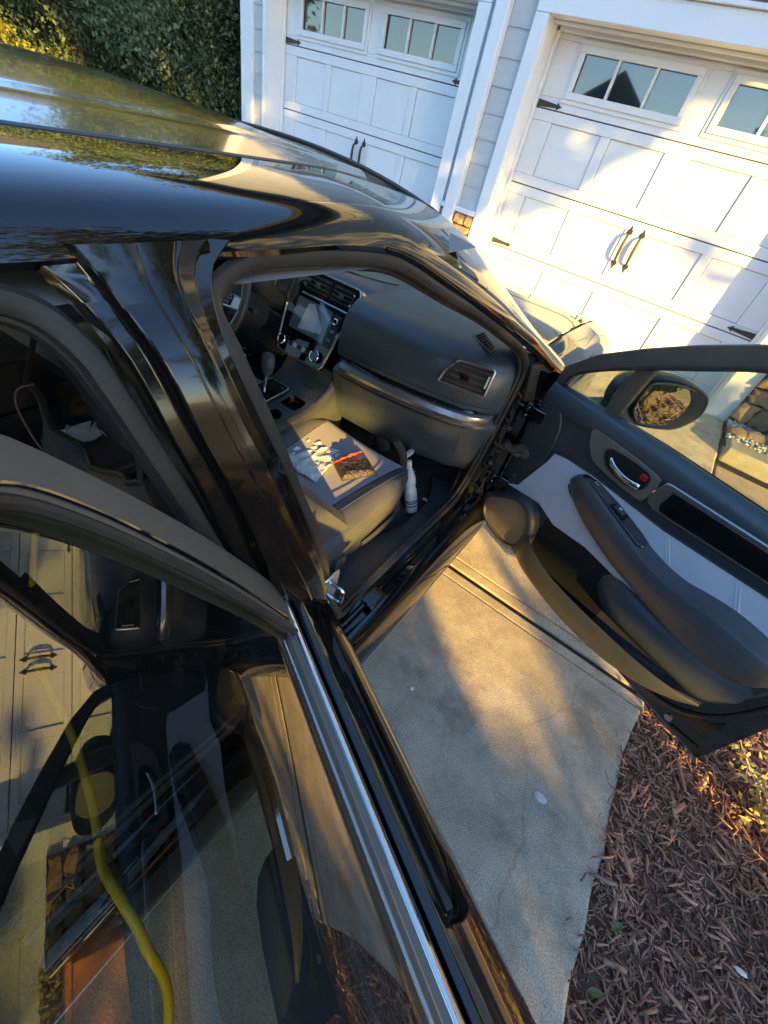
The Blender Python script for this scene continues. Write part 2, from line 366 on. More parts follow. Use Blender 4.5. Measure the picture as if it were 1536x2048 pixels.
slab('joint_band', -6.4, 0, 1.511, 1.566, edge=lambda y: .79, zo=-.002)
slab('concrete_slab', -6.4, 0, 1.570, 4.60, edge=edgeB)
slab('garage_apron', -6.4, .86, 4.604, 5.6, zo=.0)
slab('walkway', .872, 4.2, 2.55, 3.93, 'path', zo=-.01, parent=None).__setitem__('kind', 'structure')
# wavy wear lines of the walkway are in its material; a thin ledge borders it
# mulch bed
V = []; F = []; nx, ny = 60, 90
xs = np.linspace(.70, 4.2, nx); ys = np.linspace(-4.0, 2.54, ny)
def mz(x, y): return -.018 + .03 * noise.noise(Vector((x * 2.3, y * 2.3, 0))) + .02 * min(1, max(0, (x - .8))) 
for y in ys:
    for x in xs: V.append((x, y, mz(x, y) - (.03 if x < .74 else 0)))
for j in range(ny - 1):
    for i in range(nx - 1): a = j * nx + i; F.append((a, a + 1, a + nx + 1, a + nx))
mk('mulch_bed', V, F, 'mulch_base', kind='structure')
# shredded bark chips: tapered, twisted slivers
def chips(n, x0, x1, y0, y1, size, zoff=0):
    P = np.stack([rng.uniform(x0, x1, n), rng.uniform(y0, y1, n), np.zeros(n)], 1)
    z = np.array([mz(a, b) for a, b, _ in P]) + zoff + rng.uniform(0, .022, n); P[:, 2] = z
    L = size * rng.gamma(3, .33, n); Wd = L * rng.uniform(.07, .22, n) + .001; T = Wd * rng.uniform(.35, .85, n)
    th = rng.uniform(0, 2 * math.pi, n); el = rng.normal(0, .22, n); ro = rng.uniform(-1.2, 1.2, n)
    ax = np.stack([np.cos(th) * np.cos(el), np.sin(th) * np.cos(el), np.sin(el)], 1)
    sd = np.stack([-np.sin(th), np.cos(th), 0 * th], 1); nn = np.cross(ax, sd)
    s2 = sd * np.cos(ro)[:, None] + nn * np.sin(ro)[:, None]; n2 = np.cross(ax, s2)
    secs = []
    for t, w in ((-.5, .72), (-.15, 1.0), (.2, .9), (.5, .55)):
        c = P + ax * (L * t)[:, None] + n2 * (L * .10 * math.cos(t * 3) * rng.uniform(-1, 1, n))[:, None]
        ww = (Wd * w * .5)[:, None]; tt = (T * w * .5)[:, None]
        secs += [c + s2 * ww, c + n2 * tt, c - s2 * ww, c - n2 * tt]
    V = np.stack(secs, 1); base = (np.arange(n) * 16)[:, None, None]; q = []
    for k in range(3):
        for j in range(4): q.append([k * 4 + j, k * 4 + (j + 1) % 4, k * 4 + 4 + (j + 1) % 4, k * 4 + 4 + j])
    q += [[3, 2, 1, 0], [12, 13, 14, 15]]
    return V.reshape(-1, 3), (np.array(q)[None] + base).reshape(-1, 4)
V1, F1 = chips(26000, .735, 1.75, -.25, 2.5, .029)
V4, F4 = chips(1300, .76, 1.75, -.25, 2.5, .040, .006)
V2, F2 = chips(4500, 1.7, 4.0, -3, 2.5, .06)
V3, F3 = chips(110, .68, .77, -.1, 1.35, .026, .014)
V = np.concatenate([V1, V2, V3, V4]); F = np.concatenate([F1, F2 + len(V1), F3 + len(V1) + len(V2), F4 + len(V1) + len(V2) + len(V3)])
bulk('bark_mulch', V, F, 'chip', kind='stuff', label='reddish brown shredded bark mulch beside the concrete driveway')
# small strays
def pebblev(c, s, seed=0, flat=.55):
    r = random.Random(seed); bm = bmesh.new(); bmesh.ops.create_icosphere(bm, subdivisions=2, radius=1)
    v = [(c[0] + p.co.x * s[0] * (1 + .16 * noise.noise(p.co * 1.7 + Vector((seed, 0, 0)))), c[1] + p.co.y * s[1] * (1 + .16 * noise.noise(p.co * 1.9 + Vector((0, seed, 0)))), c[2] + p.co.z * s[2]) for p in bm.verts]
    f = [tuple(q.index for q in p.verts) for p in bm.faces]; bm.free(); return v, f
def stray(name, c, s, m, label, cat, seed):
    v, f = pebblev(c, s, seed); tag(mk(name, v, f, m), label, cat)
M['grey_stone'] = mat('pale_grey_stone', (.50, .48, .48), (.62, .60, .60), scale=60, rough=.7, bump=.5)
stray('stone_flake', (.505, .818, .002), (.026, .016, .0024), 'grey_stone', 'largest flat whitish stone flake lying alone on the shaded concrete', 'stone', 3)
stray('glassy_pebble', (-.052, .827, .007), (.010, .009, .007), 'grey_stone', 'small bluish pebble on the concrete close to the black rear door edge', 'pebble', 5)
stray('glassy_pebble', (.04, .86, .003), (.004, .004, .003), 'grey_stone', 'tiny white speck of stone between the bluish pebble and the sunlit patch', 'pebble', 6)
stray('white_chip', (1.137, .777, .035), (.018, .008, .006), 'ivory', 'white stone chip lying on the dark mulch near the lower right corner', 'stone', 8)
for c, lb in (((.80, .64, .03), 'green fallen leaf lying on mulch at the concrete edge, the farther one'), ((.775, .47, .03), 'green fallen leaf lying on mulch at the concrete edge, the nearer one')):
    a = random.uniform(0, 3)
    v = [(c[0] + math.cos(a) * t * .022 - math.sin(a) * w * .010, c[1] + math.sin(a) * t * .022 + math.cos(a) * w * .010, c[2] + .004 * abs(w) + .002 * t) for t, w in ((-1, 0), (-.4, 1), (.5, .8), (1, 0), (.5, -.8), (-.4, -1), (0, 0))]
    tag(mk('fallen_leaf', v, [(6, i, (i + 1) % 6) for i in range(6)], leafmat('fallen_leaf', (.12, .17, .06), (.14, .18, .07))), lb, 'leaf')
# edging blocks, pebble bed, border rocks
x = .885
eb = ['nearest the driveway, at the driveway edge', 'second from the driveway', 'third from the driveway', 'fourth from the driveway, farthest right']
for i in range(4):
    w = .40; y0 = 4.10 - .012 * i; z = gz(4.2)
    v, f = boxv(x, x + w - .015, y0, y0 + .22, z - .05, z + .085)
    v = [(a + random.uniform(-.006, .006), b + random.uniform(-.01, .01) - .05 * (a - .88), c + random.uniform(-.006, .006)) for a, b, c in v]
    tag(mk('edging_block', v, f, 'edging', bevel=.014, seg=3), 'grey concrete edging block ' + eb[i], 'edging block', 'concrete edging blocks in front of the pebble bed'); x += w
mk('pebble_bed', [(.86, 4.2, gz(4.3) + .03), (4.2, 4.0, gz(4.3) + .03), (4.2, 5.0, gz(5) + .03), (.86, 5.0, gz(5) + .03)], [(0, 1, 2, 3)], 'soil', kind='structure')
Vs = []; Fs = []; n0 = 0
bm = bmesh.new(); bmesh.ops.create_icosphere(bm, subdivisions=1, radius=1); bv = np.array([v.co[:] for v in bm.verts]); bf = np.array([[q.index for q in p.verts] for p in bm.faces]); bm.free()
npb = 2600
c = np.stack([rng.uniform(.87, 3.0, npb), rng.uniform(4.28, 4.86, npb), gz(4.5) + .04 + rng.uniform(0, .03, npb)], 1)
sc = np.stack([rng.uniform(.012, .026, npb), rng.uniform(.010, .018, npb), rng.uniform(.007, .012, npb)], 1)
an = rng.uniform(0, 6.28, npb); vv = bv[None] * sc[:, None, :] * (1 + .12 * rng.normal(size=(npb, len(bv), 1)))
xx = vv[..., 0] * np.cos(an)[:, None] - vv[..., 1] * np.sin(an)[:, None]; yy = vv[..., 0] * np.sin(an)[:, None] + vv[..., 1] * np.cos(an)[:, None]
vv = np.stack([xx, yy, vv[..., 2]], 2) + c[:, None, :]
bulk('white_pebbles', vv.reshape(-1, 3), (bf[None] + (np.arange(npb) * len(bv))[:, None, None]).reshape(-1, 3), 'pebble', smooth=True, kind='stuff', label='bed of small white pebbles below the stone wall')
for i, (a, b, s, lb) in enumerate(((.93, 4.46, .07, 'nearest the driveway'), (1.07, 4.53, .08, 'second from the driveway'), (1.24, 4.58, .09, 'third from the driveway'), (1.43, 4.60, .09, 'farthest from the driveway'))):
    v, f = pebblev((a, b, gz(4.5) + .07), (s * 1.1, s * .55, .06), 20 + i); tag(mk('border_rock', v, f, 'stone', smooth=False), 'rough tan border rock in the pebble bed, ' + lb, 'rock', 'rough rocks in the pebble bed')

# ================================================================== GARAGE BUILDING
gb = empty('garage_building', (-2.5, 4.9, .23), label='grey sided house front with two white garage doors and stone base', cat='house')
YW = 4.85; YD = 5.15
ZD = [.285, .835, 1.385, 1.936, 2.43]
RD = (-.713, 1.375); LD = (-4.03, 1.29)
def wallbox(name, x0, x1, z0, z1, y0=4.868, y1=5.3, m='mortar', **k): return box(name, (x0, x1, y0, y1, z0, z1), m, gb, bevel=0, **k)
xr0, xr1 = RD[0] - RD[1], RD[0] + RD[1]; xl0, xl1 = LD[0] - LD[1], LD[0] + LD[1]
wallbox('wall', -5.70, xl0 - .02, .15, 2.62); wallbox('wall', xl1 + .02, xr0 - .02, .15, 2.62); wallbox('wall', xr1 + .02, 4.5, .15, 2.62)
wallbox('wall', -5.70, 4.5, 2.622, 5.4)
box('side_wall', (-5.72, -5.60, 5.302, 11, .15, 5.4), 'siding', gb, bevel=0)
# siding boards, lapped
bcache = {}
def board(x0, x1, z, h=.179, y=YW):
    key = (round(x1 - x0, 3), h)
    if key not in bcache:
        w = x1 - x0; v = [(0, .018, 0), (0, -.002, 0), (0, .010, h + .02), (0, .018, h + .02), (w, .018, 0), (w, -.002, 0), (w, .010, h + .02), (w, .018, h + .02)]
        v = [(a, b, c) for a, b, c in v]; f = [(0, 1, 2, 3), (7, 6, 5, 4), (0, 4, 5, 1), (1, 5, 6, 2), (2, 6, 7, 3), (3, 7, 4, 0)]
        me = bpy.data.meshes.new('siding_board'); me.from_pydata(v, [], f); me.materials.append(M['siding']); bcache[key] = me
    o = bpy.data.objects.new('siding_board', bcache[key]); col.objects.link(o); o.parent = gb; o.location = Vector((x0, y, z)) - W[gb].translation; return o
zs0 = 1.08
for (a, b) in ((-5.52, -5.348), (-2.613, -2.566), (-2.43, -2.205), (.86, 4.5)):
    z = zs0 + .0
    while z < 2.58: board(a, b, z, .179); z += .179
    if a > 0: pass
z = 2.66
while z < 5.3: board(-5.52, 4.5, z, .179); z += .179
z = .25
while z < 1.0: board(-5.52, -5.348, z, .179); z += .179
# trims
def trim(name, x0, x1, z0, z1, y0=4.815, y1=4.868): return box(name, (x0, x1, y0, y1, z0, z1), 'trim_white', gb, bevel=.004)
trim('corner_board', -5.705, -5.52, .16, 5.4)
trim('door_casing', -5.348, xl0, .16, 2.43); trim('door_casing', xl1, -2.613, .16, 2.43)
trim('door_casing', -5.348, -2.613, 2.432, 2.59)
trim('door_casing', -2.205, xr0, .16, 2.43); trim('door_casing', xr1, .86, .16, 2.43)
trim('door_casing', -2.205, .86, 2.432, 2.59)
trim('drip_cap', -5.40, -2.56, 2.592, 2.62, 4.79); trim('drip_cap', -2.255, .91, 2.592, 2.62, 4.79)
box('downspout', (-2.563, -2.433, 4.775, 4.865, .30, 5.3), 'trim_white', gb, bevel=.012)
for (a, b) in ((xl0, xl1), (xr0, xr1)):       # reveals with stop mouldings
    for s, x in ((1, a), (-1, b)):
        x2 = x - s * .018
        box('door_jamb', (min(x, x2), max(x, x2), 4.87, 5.22, .2, 2.43), 'trim_white', gb)
        box('door_stop', (min(x, x + s * .028), max(x, x + s * .028), 5.075, 5.122, .2, 2.40), 'trim_white', gb)
    box('door_head', (a - .018, b + .018, 4.87, 5.22, 2.432, 2.46), 'trim_white', gb)
    box('head_stop', (a + .03, b - .03, 5.06, 5.12, 2.395, 2.428), 'trim_white', gb)
    box('head_moulding', (a + .003, b - .003, 4.95, 4.99, 2.41, 2.431), 'trim_white', gb)

def garage_door(cx, hw, s, label):
    d = empty('garage_door', (cx - W[gb].translation.x, YD - W[gb].translation.y, ZD[0] - W[gb].translation.z), parent=gb)
    d['label'] = label
    box('light_stop_panel', (cx - hw - .03, cx + hw + .03, 5.19, 5.21, .15, 2.48), 'dark', d, bevel=0)  # added dark sheet, keeps light from leaking through the section joints
    x0, x1 = cx - hw, cx + hw
    P = [(-1.157, -.677), (-.587, -.107), (.107, .587), (.677, 1.157)]; P = [(a * s, b * s) for a, b in P]
    for j in range(4):
        za, zb = ZD[j] + .004, ZD[j + 1] - .004; g = G()
        if j < 3:
            pa, pb = za + .078, zb - .078
            xs_ = [x0 + .004] + [cx + q for p in P for q in p] + [x1 - .004]
            g.box(xs_[0], xs_[-1], 5.130, 5.175, za, pa); g.box(xs_[0], xs_[-1], 5.130, 5.175, pb, zb)
            for k in range(0, len(xs_), 2): g.box(xs_[k], xs_[k + 1], 5.130, 5.175, pa + .0002, pb - .0002)
            mk('door_section', g.v, g.f, 'white_paint', d, bevel=.0045)
            for a, b in P: box('recessed_panel', (cx + a + .003, cx + b - .003, 5.145, 5.17, pa + .002, pb - .002), 'white_paint', d, bevel=.003)
        else:
            gw = .462 * s; ga, gb_ = 2.07, 2.31; wins = [cx - .612 * s, cx + .612 * s]
            o0, o1 = ga - .055, gb_ + .05
            g.box(x0 + .004, x1 - .004, 5.130, 5.175, za, o0); g.box(x0 + .004, x1 - .004, 5.130, 5.175, o1, zb)
            e = [x0 + .004, wins[0] - gw - .05, wins[0] + gw + .05, wins[1] - gw - .05, wins[1] + gw + .05, x1 - .004]
            for k in range(0, 6, 2): g.box(e[k], e[k + 1], 5.130, 5.175, o0 + .0002, o1 - .0002)
            mk('door_section', g.v, g.f, 'white_paint', d, bevel=.003)
            for wx in wins:
                f = G(); a, b = wx - gw - .075, wx + gw + .075
                for (q0, q1, yy) in ((.0, .03, 5.118), (.03, .078, 5.104)):     # stepped moulding
                    A, B, C, D_ = a + q0, b - q0, ga - .078 + q0, gb_ + .073 - q0; t = q1 - q0
                    f.box(A, B, yy, 5.1295, C, C + t); f.box(A, B, yy, 5.1295, D_ - t, D_)
                    f.box(A, A + t, yy, 5.1295, C + t + .0002, D_ - t - .0002); f.box(B - t, B, yy, 5.1295, C + t + .0002, D_ - t - .0002)
                mk('window_frame', f.v, f.f, 'white_paint', d, bevel=.003)
                pw = (2 * gw - .05) / 3
                for k in range(3):
                    xa = wx - gw + k * (pw + .025)
                    box('window_pane', (xa + .0005, xa + pw - .0005, 5.135, 5.145, ga + .001, gb_ - .001), 'pane', d, bevel=0)
                    if k: box('window_bar', (xa - .0245, xa - .0005, 5.110, 5.146, ga + .001, gb_ - .001), 'white_paint', d)
    for sx in (-1, 1):                       # strap hinges with spear tips
        for zc in (1.965, .875):
            e = cx + sx * (hw - .012); o = [(0, -.026), (0, .026), (.18, .013), (.20, .011), (.205, .026), (.222, .012), (.25, 0), (.222, -.012), (.205, -.026), (.20, -.011), (.18, -.013)]
            pts = [(e - sx * a, zc + b) for a, b in o]
            v = [(p[0], 5.120, p[1]) for p in pts] + [(p[0], 5.1298, p[1]) for p in pts]; n = len(pts)
            mk('strap_hinge', v, [tuple(range(n)), tuple(range(2 * n - 1, n - 1, -1))] + [(i, (i + 1) % n, n + (i + 1) % n, n + i) for i in range(n)], 'iron', d, bevel=.002)
    for sx in (-1, 1):                       # pull handles: two spear plates and a bowed grip
        hx = cx + sx * .058; g = G()
        for zt, dz in ((1.285, 1), (1.045, -1)):
            o = [(-.012, -.012), (-.026, .0), (-.020, .022), (-.008, .034), (-.007, .044), (0, .062), (.007, .044), (.008, .034), (.020, .022), (.026, 0), (.012, -.012), (0, -.02)]
            v = [(hx + a, 5.122, zt + dz * b) for a, b in o] + [(hx + a, 5.1298, zt + dz * b) for a, b in o]; n = len(o)
            g.add(v, [tuple(range(n)), tuple(range(2 * n - 1, n - 1, -1))] + [(i, (i + 1) % n, n + (i + 1) % n, n + i) for i in range(n)])
        path = catmull([(hx, 5.12, 1.285), (hx, 5.085, 1.262), (hx, 5.072, 1.21), (hx, 5.070, 1.165), (hx, 5.072, 1.12), (hx, 5.085, 1.07), (hx, 5.12, 1.045)], 5)
        g.add(*tubev(path, [.008 + .007 * math.sin(math.pi * i / (len(path) - 1)) for i in range(len(path))], 8))
        mk('pull_handle', g.v, g.f, 'iron', d)
    return d
garage_door(RD[0], RD[1], 1.0, 'right hand white garage door, partly sunlit, three lower panel rows')
garage_door(LD[0], LD[1], .94, 'left hand white garage door, wholly in blue shade')

# veneer stones: irregular blocks in rows with recessed joints
def stonework(x0, x1, z0, z1, y, wmin, wmax, hmin, hmax, seed, irr=.012):
    r = random.Random(seed); z = z0
    while z < z1 - .02:
        h = min(r.uniform(hmin, hmax), z1 - z); x = x0 - r.uniform(0, wmin * .3)
        if z1 - (z + h) < hmin * .5: h = z1 - z
        x = x0
        while x < x1 - .015:
            w = r.uniform(wmin, wmax)
            if x1 - (x + w) < wmin * .6: w = x1 - x
            g = .006; n = 12; pts = []
            for k in range(n):
                t = 2 * math.pi * (k + .5) / n + r.uniform(-.12, .12); cx_, cz_ = math.cos(t), math.sin(t); q = 1 / max(abs(cx_), abs(cz_)) ; q = min(q, 1.34)
                pts.append((x + w / 2 + cx_ * q * (w / 2 - g) + r.uniform(-irr, irr) * .6, z + h / 2 + cz_ * q * (h / 2 - g) + r.uniform(-irr, irr) * .6))
            yo = y - r.uniform(.0, .022); v = [(p[0], y + .04, p[1]) for p in pts] + [(p[0], yo - r.uniform(-.004, .004), p[1]) for p in pts]
            v += [(x + w / 2 + (p[0] - x - w / 2) * .84, yo - .010 - r.uniform(0, .012), z + h / 2 + (p[1] - z - h / 2) * .82) for p in pts] + [(x + w / 2, yo - .018, z + h / 2)]
            f = [(i, (i + 1) % n, n + (i + 1) % n, n + i) for i in range(n)] + [(n + i, n + (i + 1) % n, 2 * n + (i + 1) % n, 2 * n + i) for i in range(n)] + [(2 * n + i, 2 * n + (i + 1) % n, 3 * n) for i in range(n)]
            mk('stone', v, f, 'stone', gb, smooth=True, angle=22); x += w
        z += h
wallbox('stone_backing', -2.60, -2.2055, .16, 1.03, y0=4.83, y1=4.867); wallbox('stone_backing', .862, 4.5, .1, 1.075, y0=4.80, y1=4.867)
stonework(-2.60, -2.21, .3, 1.03, 4.81, .10, .20, .06, .10, 3, .006)
stonework(.865, 2.4, .12, 1.07, 4.775, .13, .32, .10, .19, 5, .034)
box('stone_ledge', (-2.60, -2.2075, 4.79, 4.867, 1.032, 1.078), 'trim_white', gb, bevel=.008)
box('stone_ledge', (.862, 4.5, 4.75, 4.867, 1.0755, 1.079), 'trim_white', gb, bevel=0)
# eave and roof slope
mk('roof', [(-6.3, 4.25, 5.35), (4.9, 4.25, 5.35), (4.9, 9.0, 8.0), (-6.3, 9.0, 8.0), (-6.3, 4.25, 5.2), (4.9, 4.25, 5.2), (4.9, 9.0, 7.85), (-6.3, 9.0, 7.85)], [(0, 1, 2, 3), (7, 6, 5, 4), (0, 4, 5, 1), (1, 5, 6, 2), (2, 6, 7, 3), (3, 7, 4, 0)], 'roofing', gb, smooth=False)

# ================================================================== PLANTS
def tree_branches(base, top, n, seed, spread, r0, parent, m='bark'):
    r = random.Random(seed); g = G()
    b = Vector(base); t = Vector(top)
    tr = catmull([b, b.lerp(t, .35) + Vector((r.uniform(-.1, .1), r.uniform(-.1, .1), 0)), b.lerp(t, .7) + Vector((r.uniform(-.15, .15), r.uniform(-.15, .15), 0)), t], 4)
    g.add(*tubev(tr, [r0 * (1 - .75 * i / (len(tr) - 1)) for i in range(len(tr))], 8))
    tips = []
    for i in range(n):
        k = r.randint(len(tr) // 3, len(tr) - 1); p = tr[k]; a = r.uniform(0, 6.28); l = spread * r.uniform(.5, 1.0)
        e = p + Vector((math.cos(a) * l, math.sin(a) * l, l * r.uniform(.1, .8))); mid = p.lerp(e, .5) + Vector((0, 0, -l * .08))
        pa = catmull([p, mid, e], 3); g.add(*tubev(pa, [r0 * .35 * (1 - .8 * j / (len(pa) - 1)) for j in range(len(pa))], 5)); tips.append(e)
        for _ in range(2):
            q = p.lerp(e, r.uniform(.4, .9)); a2 = a + r.uniform(-1.2, 1.2); e2 = q + Vector((math.cos(a2), math.sin(a2), r.uniform(.1, .8))) * l * .45
            g.add(*tubev([q, e2], [r0 * .14, r0 * .04], 4)); tips.append(e2)
    mk('trunk', g.v, g.f, m, parent); return tips
def clumpcloud(n, centres, radii, k=.35):
    c = np.array(centres); i = rng.integers(0, len(c), n); d = rng.normal(size=(n, 3)); d /= np.linalg.norm(d, axis=1)[:, None]
    r = rng.uniform(0, 1, n) ** k; return c[i] + d * r[:, None] * np.array(radii)[i]
def SH(P):
    """sun coordinates of points: sideways a, height H at the camera's own station"""
    e1 = np.array([-SD.y, SD.x]); tt = np.array([-SD.x, -SD.y])
    return P[:, :2] @ e1, P[:, 2] + TANE * (P[:, :2] @ tt)
# hedge left of the garage
def hedge(name, label, x0, x1, y0, y1, ztop, n, leaf, seed, m='leaf_dark', group=None, lump=.45, cat='hedge'):
    h = empty(name, ((x0 + x1) / 2, (y0 + y1) / 2, 0), label=label, cat=cat, group=group); r = random.Random(seed)
    vol = int((x1 - x0) * 4) + 6; C = []; Rr = []; 
    for i in range(vol * 4):
        x = r.uniform(x0, x1); y = r.uniform(y0, y1); z = r.uniform(.3, ztop); C.append((x, y, z)); s = lump * r.uniform(.6, 1.2); Rr.append((s, s, s * .9))
    P = clumpcloud(n, C, Rr, .5); P = P[P[:, 2] > .02]; V, F = leaves(P, leaf, .55); bulk('foliage', V, F, m, h)
    g = G()
    for i in range(6):
        x = r.uniform(x0, x1); y = r.uniform((y0 + y1) / 2, y1); g.add(*tubev(catmull([(x, y, -.1), (x + r.uniform(-.2, .2), y, ztop * .4), (x + r.uniform(-.5, .5), y + r.uniform(-.3, .3), ztop * .9)], 3), [.022, .02, .018, .015, .012, .01, .006], 5))
    mk('stems', g.v, g.f, 'bark', h); return h
hedge('evergreen_shrub', 'tall dark green broadleaf shrub nearest the garage corner', -8.6, -6.15, 4.2, 6.4, 3.6, 105000, .052, 1, lump=.55)
hedge('evergreen_shrub', 'wide dark green shrub filling the middle behind the car roof', -11.5, -8.0, 3.0, 5.6, 3.4, 95000, .060, 2, lump=.6)
hedge('evergreen_shrub', 'greyish green shrub at the left behind the car roof', -14.5, -11, 1.6, 4.6, 3.6, 60000, .075, 3, lump=.6)
hedge('bright_shrub', 'yellow green sunlit shrub at the far left edge above the roof', -8.7, -8.0, 3.05, 3.55, 1.32, 12000, .065, 4, 'leaf_bright', lump=.22, cat='shrub')
hedge('back_thicket', 'dark thicket of twigs behind the garage corner', -9.5, -5.9, 6.6, 8.6, 5.0, 40000, .12, 5, lump=.7)

hedge('tall_evergreen', 'tall dark evergreen rising behind the shrub nearest the garage', -10.5, -6.2, 7.5, 9.5, 9.0, 16000, .16, 11, lump=.9, cat='tree')
hedge('tall_evergreen', 'tall dark evergreen rising behind the wide middle shrub', -15.5, -10.5, 6.5, 9.0, 8.5, 18000, .17, 12, lump=.9, cat='tree')
# out-of-view shade trees: crown gaps are cut to shape the sun patches
rs_ = random.Random(12); SPOTS = [(rs_.uniform(-.6, 2.9), rs_.uniform(1.75, 3.1), rs_.uniform(.055, .085)) for _ in range(30)]
for _ in range(26):
    a_ = rs_.uniform(2.3, 4.0); SPOTS.append((a_, (2.08 if a_ < 2.9 else 2.0 + (a_ - 2.9) * 1.04) + rs_.uniform(.08, .40), rs_.uniform(.035, .065)))
def r2s(a, H): return (a > .86) & (a < 1.35) & (H > .040 + .27 * np.clip(a - 1.06, 0, 1))
def lit(a, H):  # sun patches set by hand; crown leaves that would shade them are removed
    r1 = (a > 1.55) & (H < np.where(a < 2.9, 2.08, 2.0 + (a - 2.9) * 1.04))
    r1b = (a > 1.22) & (a <= 1.5) & (H > 1.40) & (H < 1.80)
    r2 = (a > .86) & (a < 1.35) & (H > .040 + .27 * np.clip(a - 1.06, 0, 1)) & (H < .62)
    r3 = (a > .30) & (a < .62) & (H > .60) & (H < 1.02)
    r5 = (a > 1.38) & (a < 1.50) & (H > .20) & (H < .42)
    gr = (a < 1.97) & (H < .14) & ~((a > 1.60) & (a < 1.92) & (H > -.09)) & ~r2s(a, H)
    r4 = (a > .10) & (a < .30) & (H > .80) & (H < .98)
    r6 = (a > -2.8) & (a < -1.5) & (H > 2.5) & (H < 3.5)
    sp = np.zeros(a.shape, bool)
    for ca, ch, cr in SPOTS: sp |= (a - ca) ** 2 + (H - ch) ** 2 < cr * cr
    return ((r1 | r1b) & ~gr) | r2 | r3 | r4 | r5 | r6 | sp
def shade_tree(label, a0, tau, w, zlo, zhi, n, seed, leaf=.13):
    e1 = Vector((-SD.y, SD.x, 0)); base = e1 * a0 + SD * tau
    t = empty('shade_tree', tuple(base), label=label, cat='tree', group='big trees behind the photographer')
    tips = tree_branches(tuple(base + Vector((0, 0, -.2))), tuple(base + Vector((0, 0, zhi * .8))), 8, seed, w * .30, .20, t)
    N = n; aa = rng.uniform(-w, w, N); dd = rng.normal(0, .8, N); zz = rng.uniform(zlo, zhi, N)
    env = 1 - np.clip(np.abs((zz - (zlo + zhi) / 2) / ((zhi - zlo) / 2)), 0, 1) ** 4 * .25; aa = aa * env
    P = np.stack([base.x + e1.x * aa + SD.x * dd, base.y + e1.y * aa + SD.y * dd, zz], 1)
    A, H = SH(P); k_ = np.clip((H - .7) * 2, .10, 1); A, H = A + k_ * .05 * np.sin(H * 31 + 2 * np.sin(A * 5)), H + k_ * (.10 * np.sin(A * 10 + 2 * np.sin(H * 4)) + .06 * np.sin(A * 27) + rng.normal(0, .035, len(A)))
    P = P[~lit(A, H)]
    V, F = leaves(P, leaf, .6); bulk('crown', V, F, 'leaf_dark', t); return t
shade_tree('broad leafy tree standing behind the mulch bed, nearest the house', 6.0, 9.0, 4.9, 2.4, 7.0, 110000, 1, .135)
shade_tree('dense leafy tree behind the mulch bed, middle one', -.6, 9.5, 3.4, .4, 6.0, 98000, 2, .105)
shade_tree('leafy tree behind the driveway, farthest from the house', -6.0, 10.5, 3.9, .6, 5.6, 34000, 3, .20)
shade_tree('leafy tree down the driveway, last of the row', -12.5, 12, 4.4, .8, 6.0, 24000, 4, .22)
# far row and houses that only show as reflections
def far_tree(x, y, h, r, seed, label):
    t = empty('far_tree', (x, y, 0), label=label, cat='tree', group='trees across the street')
    tips = tree_branches((x, y, -.2), (x, y, h * .8), 14, seed, r * .8, .25, t)
    rr = random.Random(seed); C = [(x + rr.uniform(-r, r) * .7, y + rr.uniform(-r, r) * .7, h * rr.uniform(.35, .95)) for _ in range(26)]
    P = clumpcloud(5200, C, [(r * .42,) * 3] * 26, .5); V, F = leaves(P, .38, .6); bulk('crown', V, F, 'leaf_dark', t)
for i, (x, y, h, r, lb) in enumerate(((16, 6, 9, 4, 'dark tree beyond the right side of the house'), (19, -3, 7.5, 4.0, 'tall dark tree across the street to the right'), (9, -17, 7.5, 4, 'dark round tree across the street'), (8.5, 7.5, 12, 4, 'tall dark tree close behind the right side of the house'), (-24, -9, 8, 4.5, 'dark tree beyond the left of the driveway'), (-18, 14, 10, 4.5, 'dark tree behind the hedge'))):
    far_tree(x, y, h, r, 30 + i, lb)
def house(name, loc, rz, w, d, h, rh, label):
    e = empty(name, loc, rz, label=label, cat='house')
    v, f = boxv(-w / 2, w / 2, -d / 2, d / 2, -.1, h); mk('wall', v, f, 'tan_wall', e, local=True, smooth=False)
    o = .5; v = [(-w / 2 - o, -d / 2 - o, h), (w / 2 + o, -d / 2 - o, h), (w / 2 + o, d / 2 + o, h), (-w / 2 - o, d / 2 + o, h), (-w / 2 - o, 0, h + rh), (w / 2 + o, 0, h + rh)]
    mk('roof', v, [(0, 1, 5, 4), (2, 3, 4, 5), (1, 2, 5), (3, 0, 4), (3, 2, 1, 0)], 'roofing', e, local=True, smooth=False)
    for k in range(3):
        for zz in (1.0, 3.6):
            if zz + 1.4 > h: continue
            for sy in (-1, 1):
                x = -w / 2 + w * (k + .5) / 3; a = sy * (d / 2 + .03)
                v, f = boxv(x - .6, x + .6, min(a, a + sy * .04), max(a, a + sy * .04), zz, zz + 1.4); mk('window_frame', v, f, 'trim_white', e, local=True, smooth=False)
                a2 = sy * (d / 2 + .075); v, f = boxv(x - .5, x + .5, min(a2, a2 + sy * .01), max(a2, a2 + sy * .01), zz + .1, zz + 1.3); mk('window_pane', v, f, 'pane', e, local=True, smooth=False)
house('tan_house', (-24, 10, 0), R(80), 13, 9, 6.0, 3.4, 'tan two storey house far beyond the hedge on the left')
house('tan_house', (10, -30, 0), R(10), 12, 9, 3.2, 3.4, 'low tan house across the street with a dark gable roof')
house('tan_house', (-11, -33, 0), R(82), 13, 9, 3.0, 3.6, 'low tan house across the street, farther left')

hedge('golden_shrub', 'sunlit golden green shrub in the mulch bed, mirrored in the door mirror', 2.55, 3.7, -.42, .50, .34, 15000, .05, 21, 'leaf_bright', lump=.15, cat='shrub')
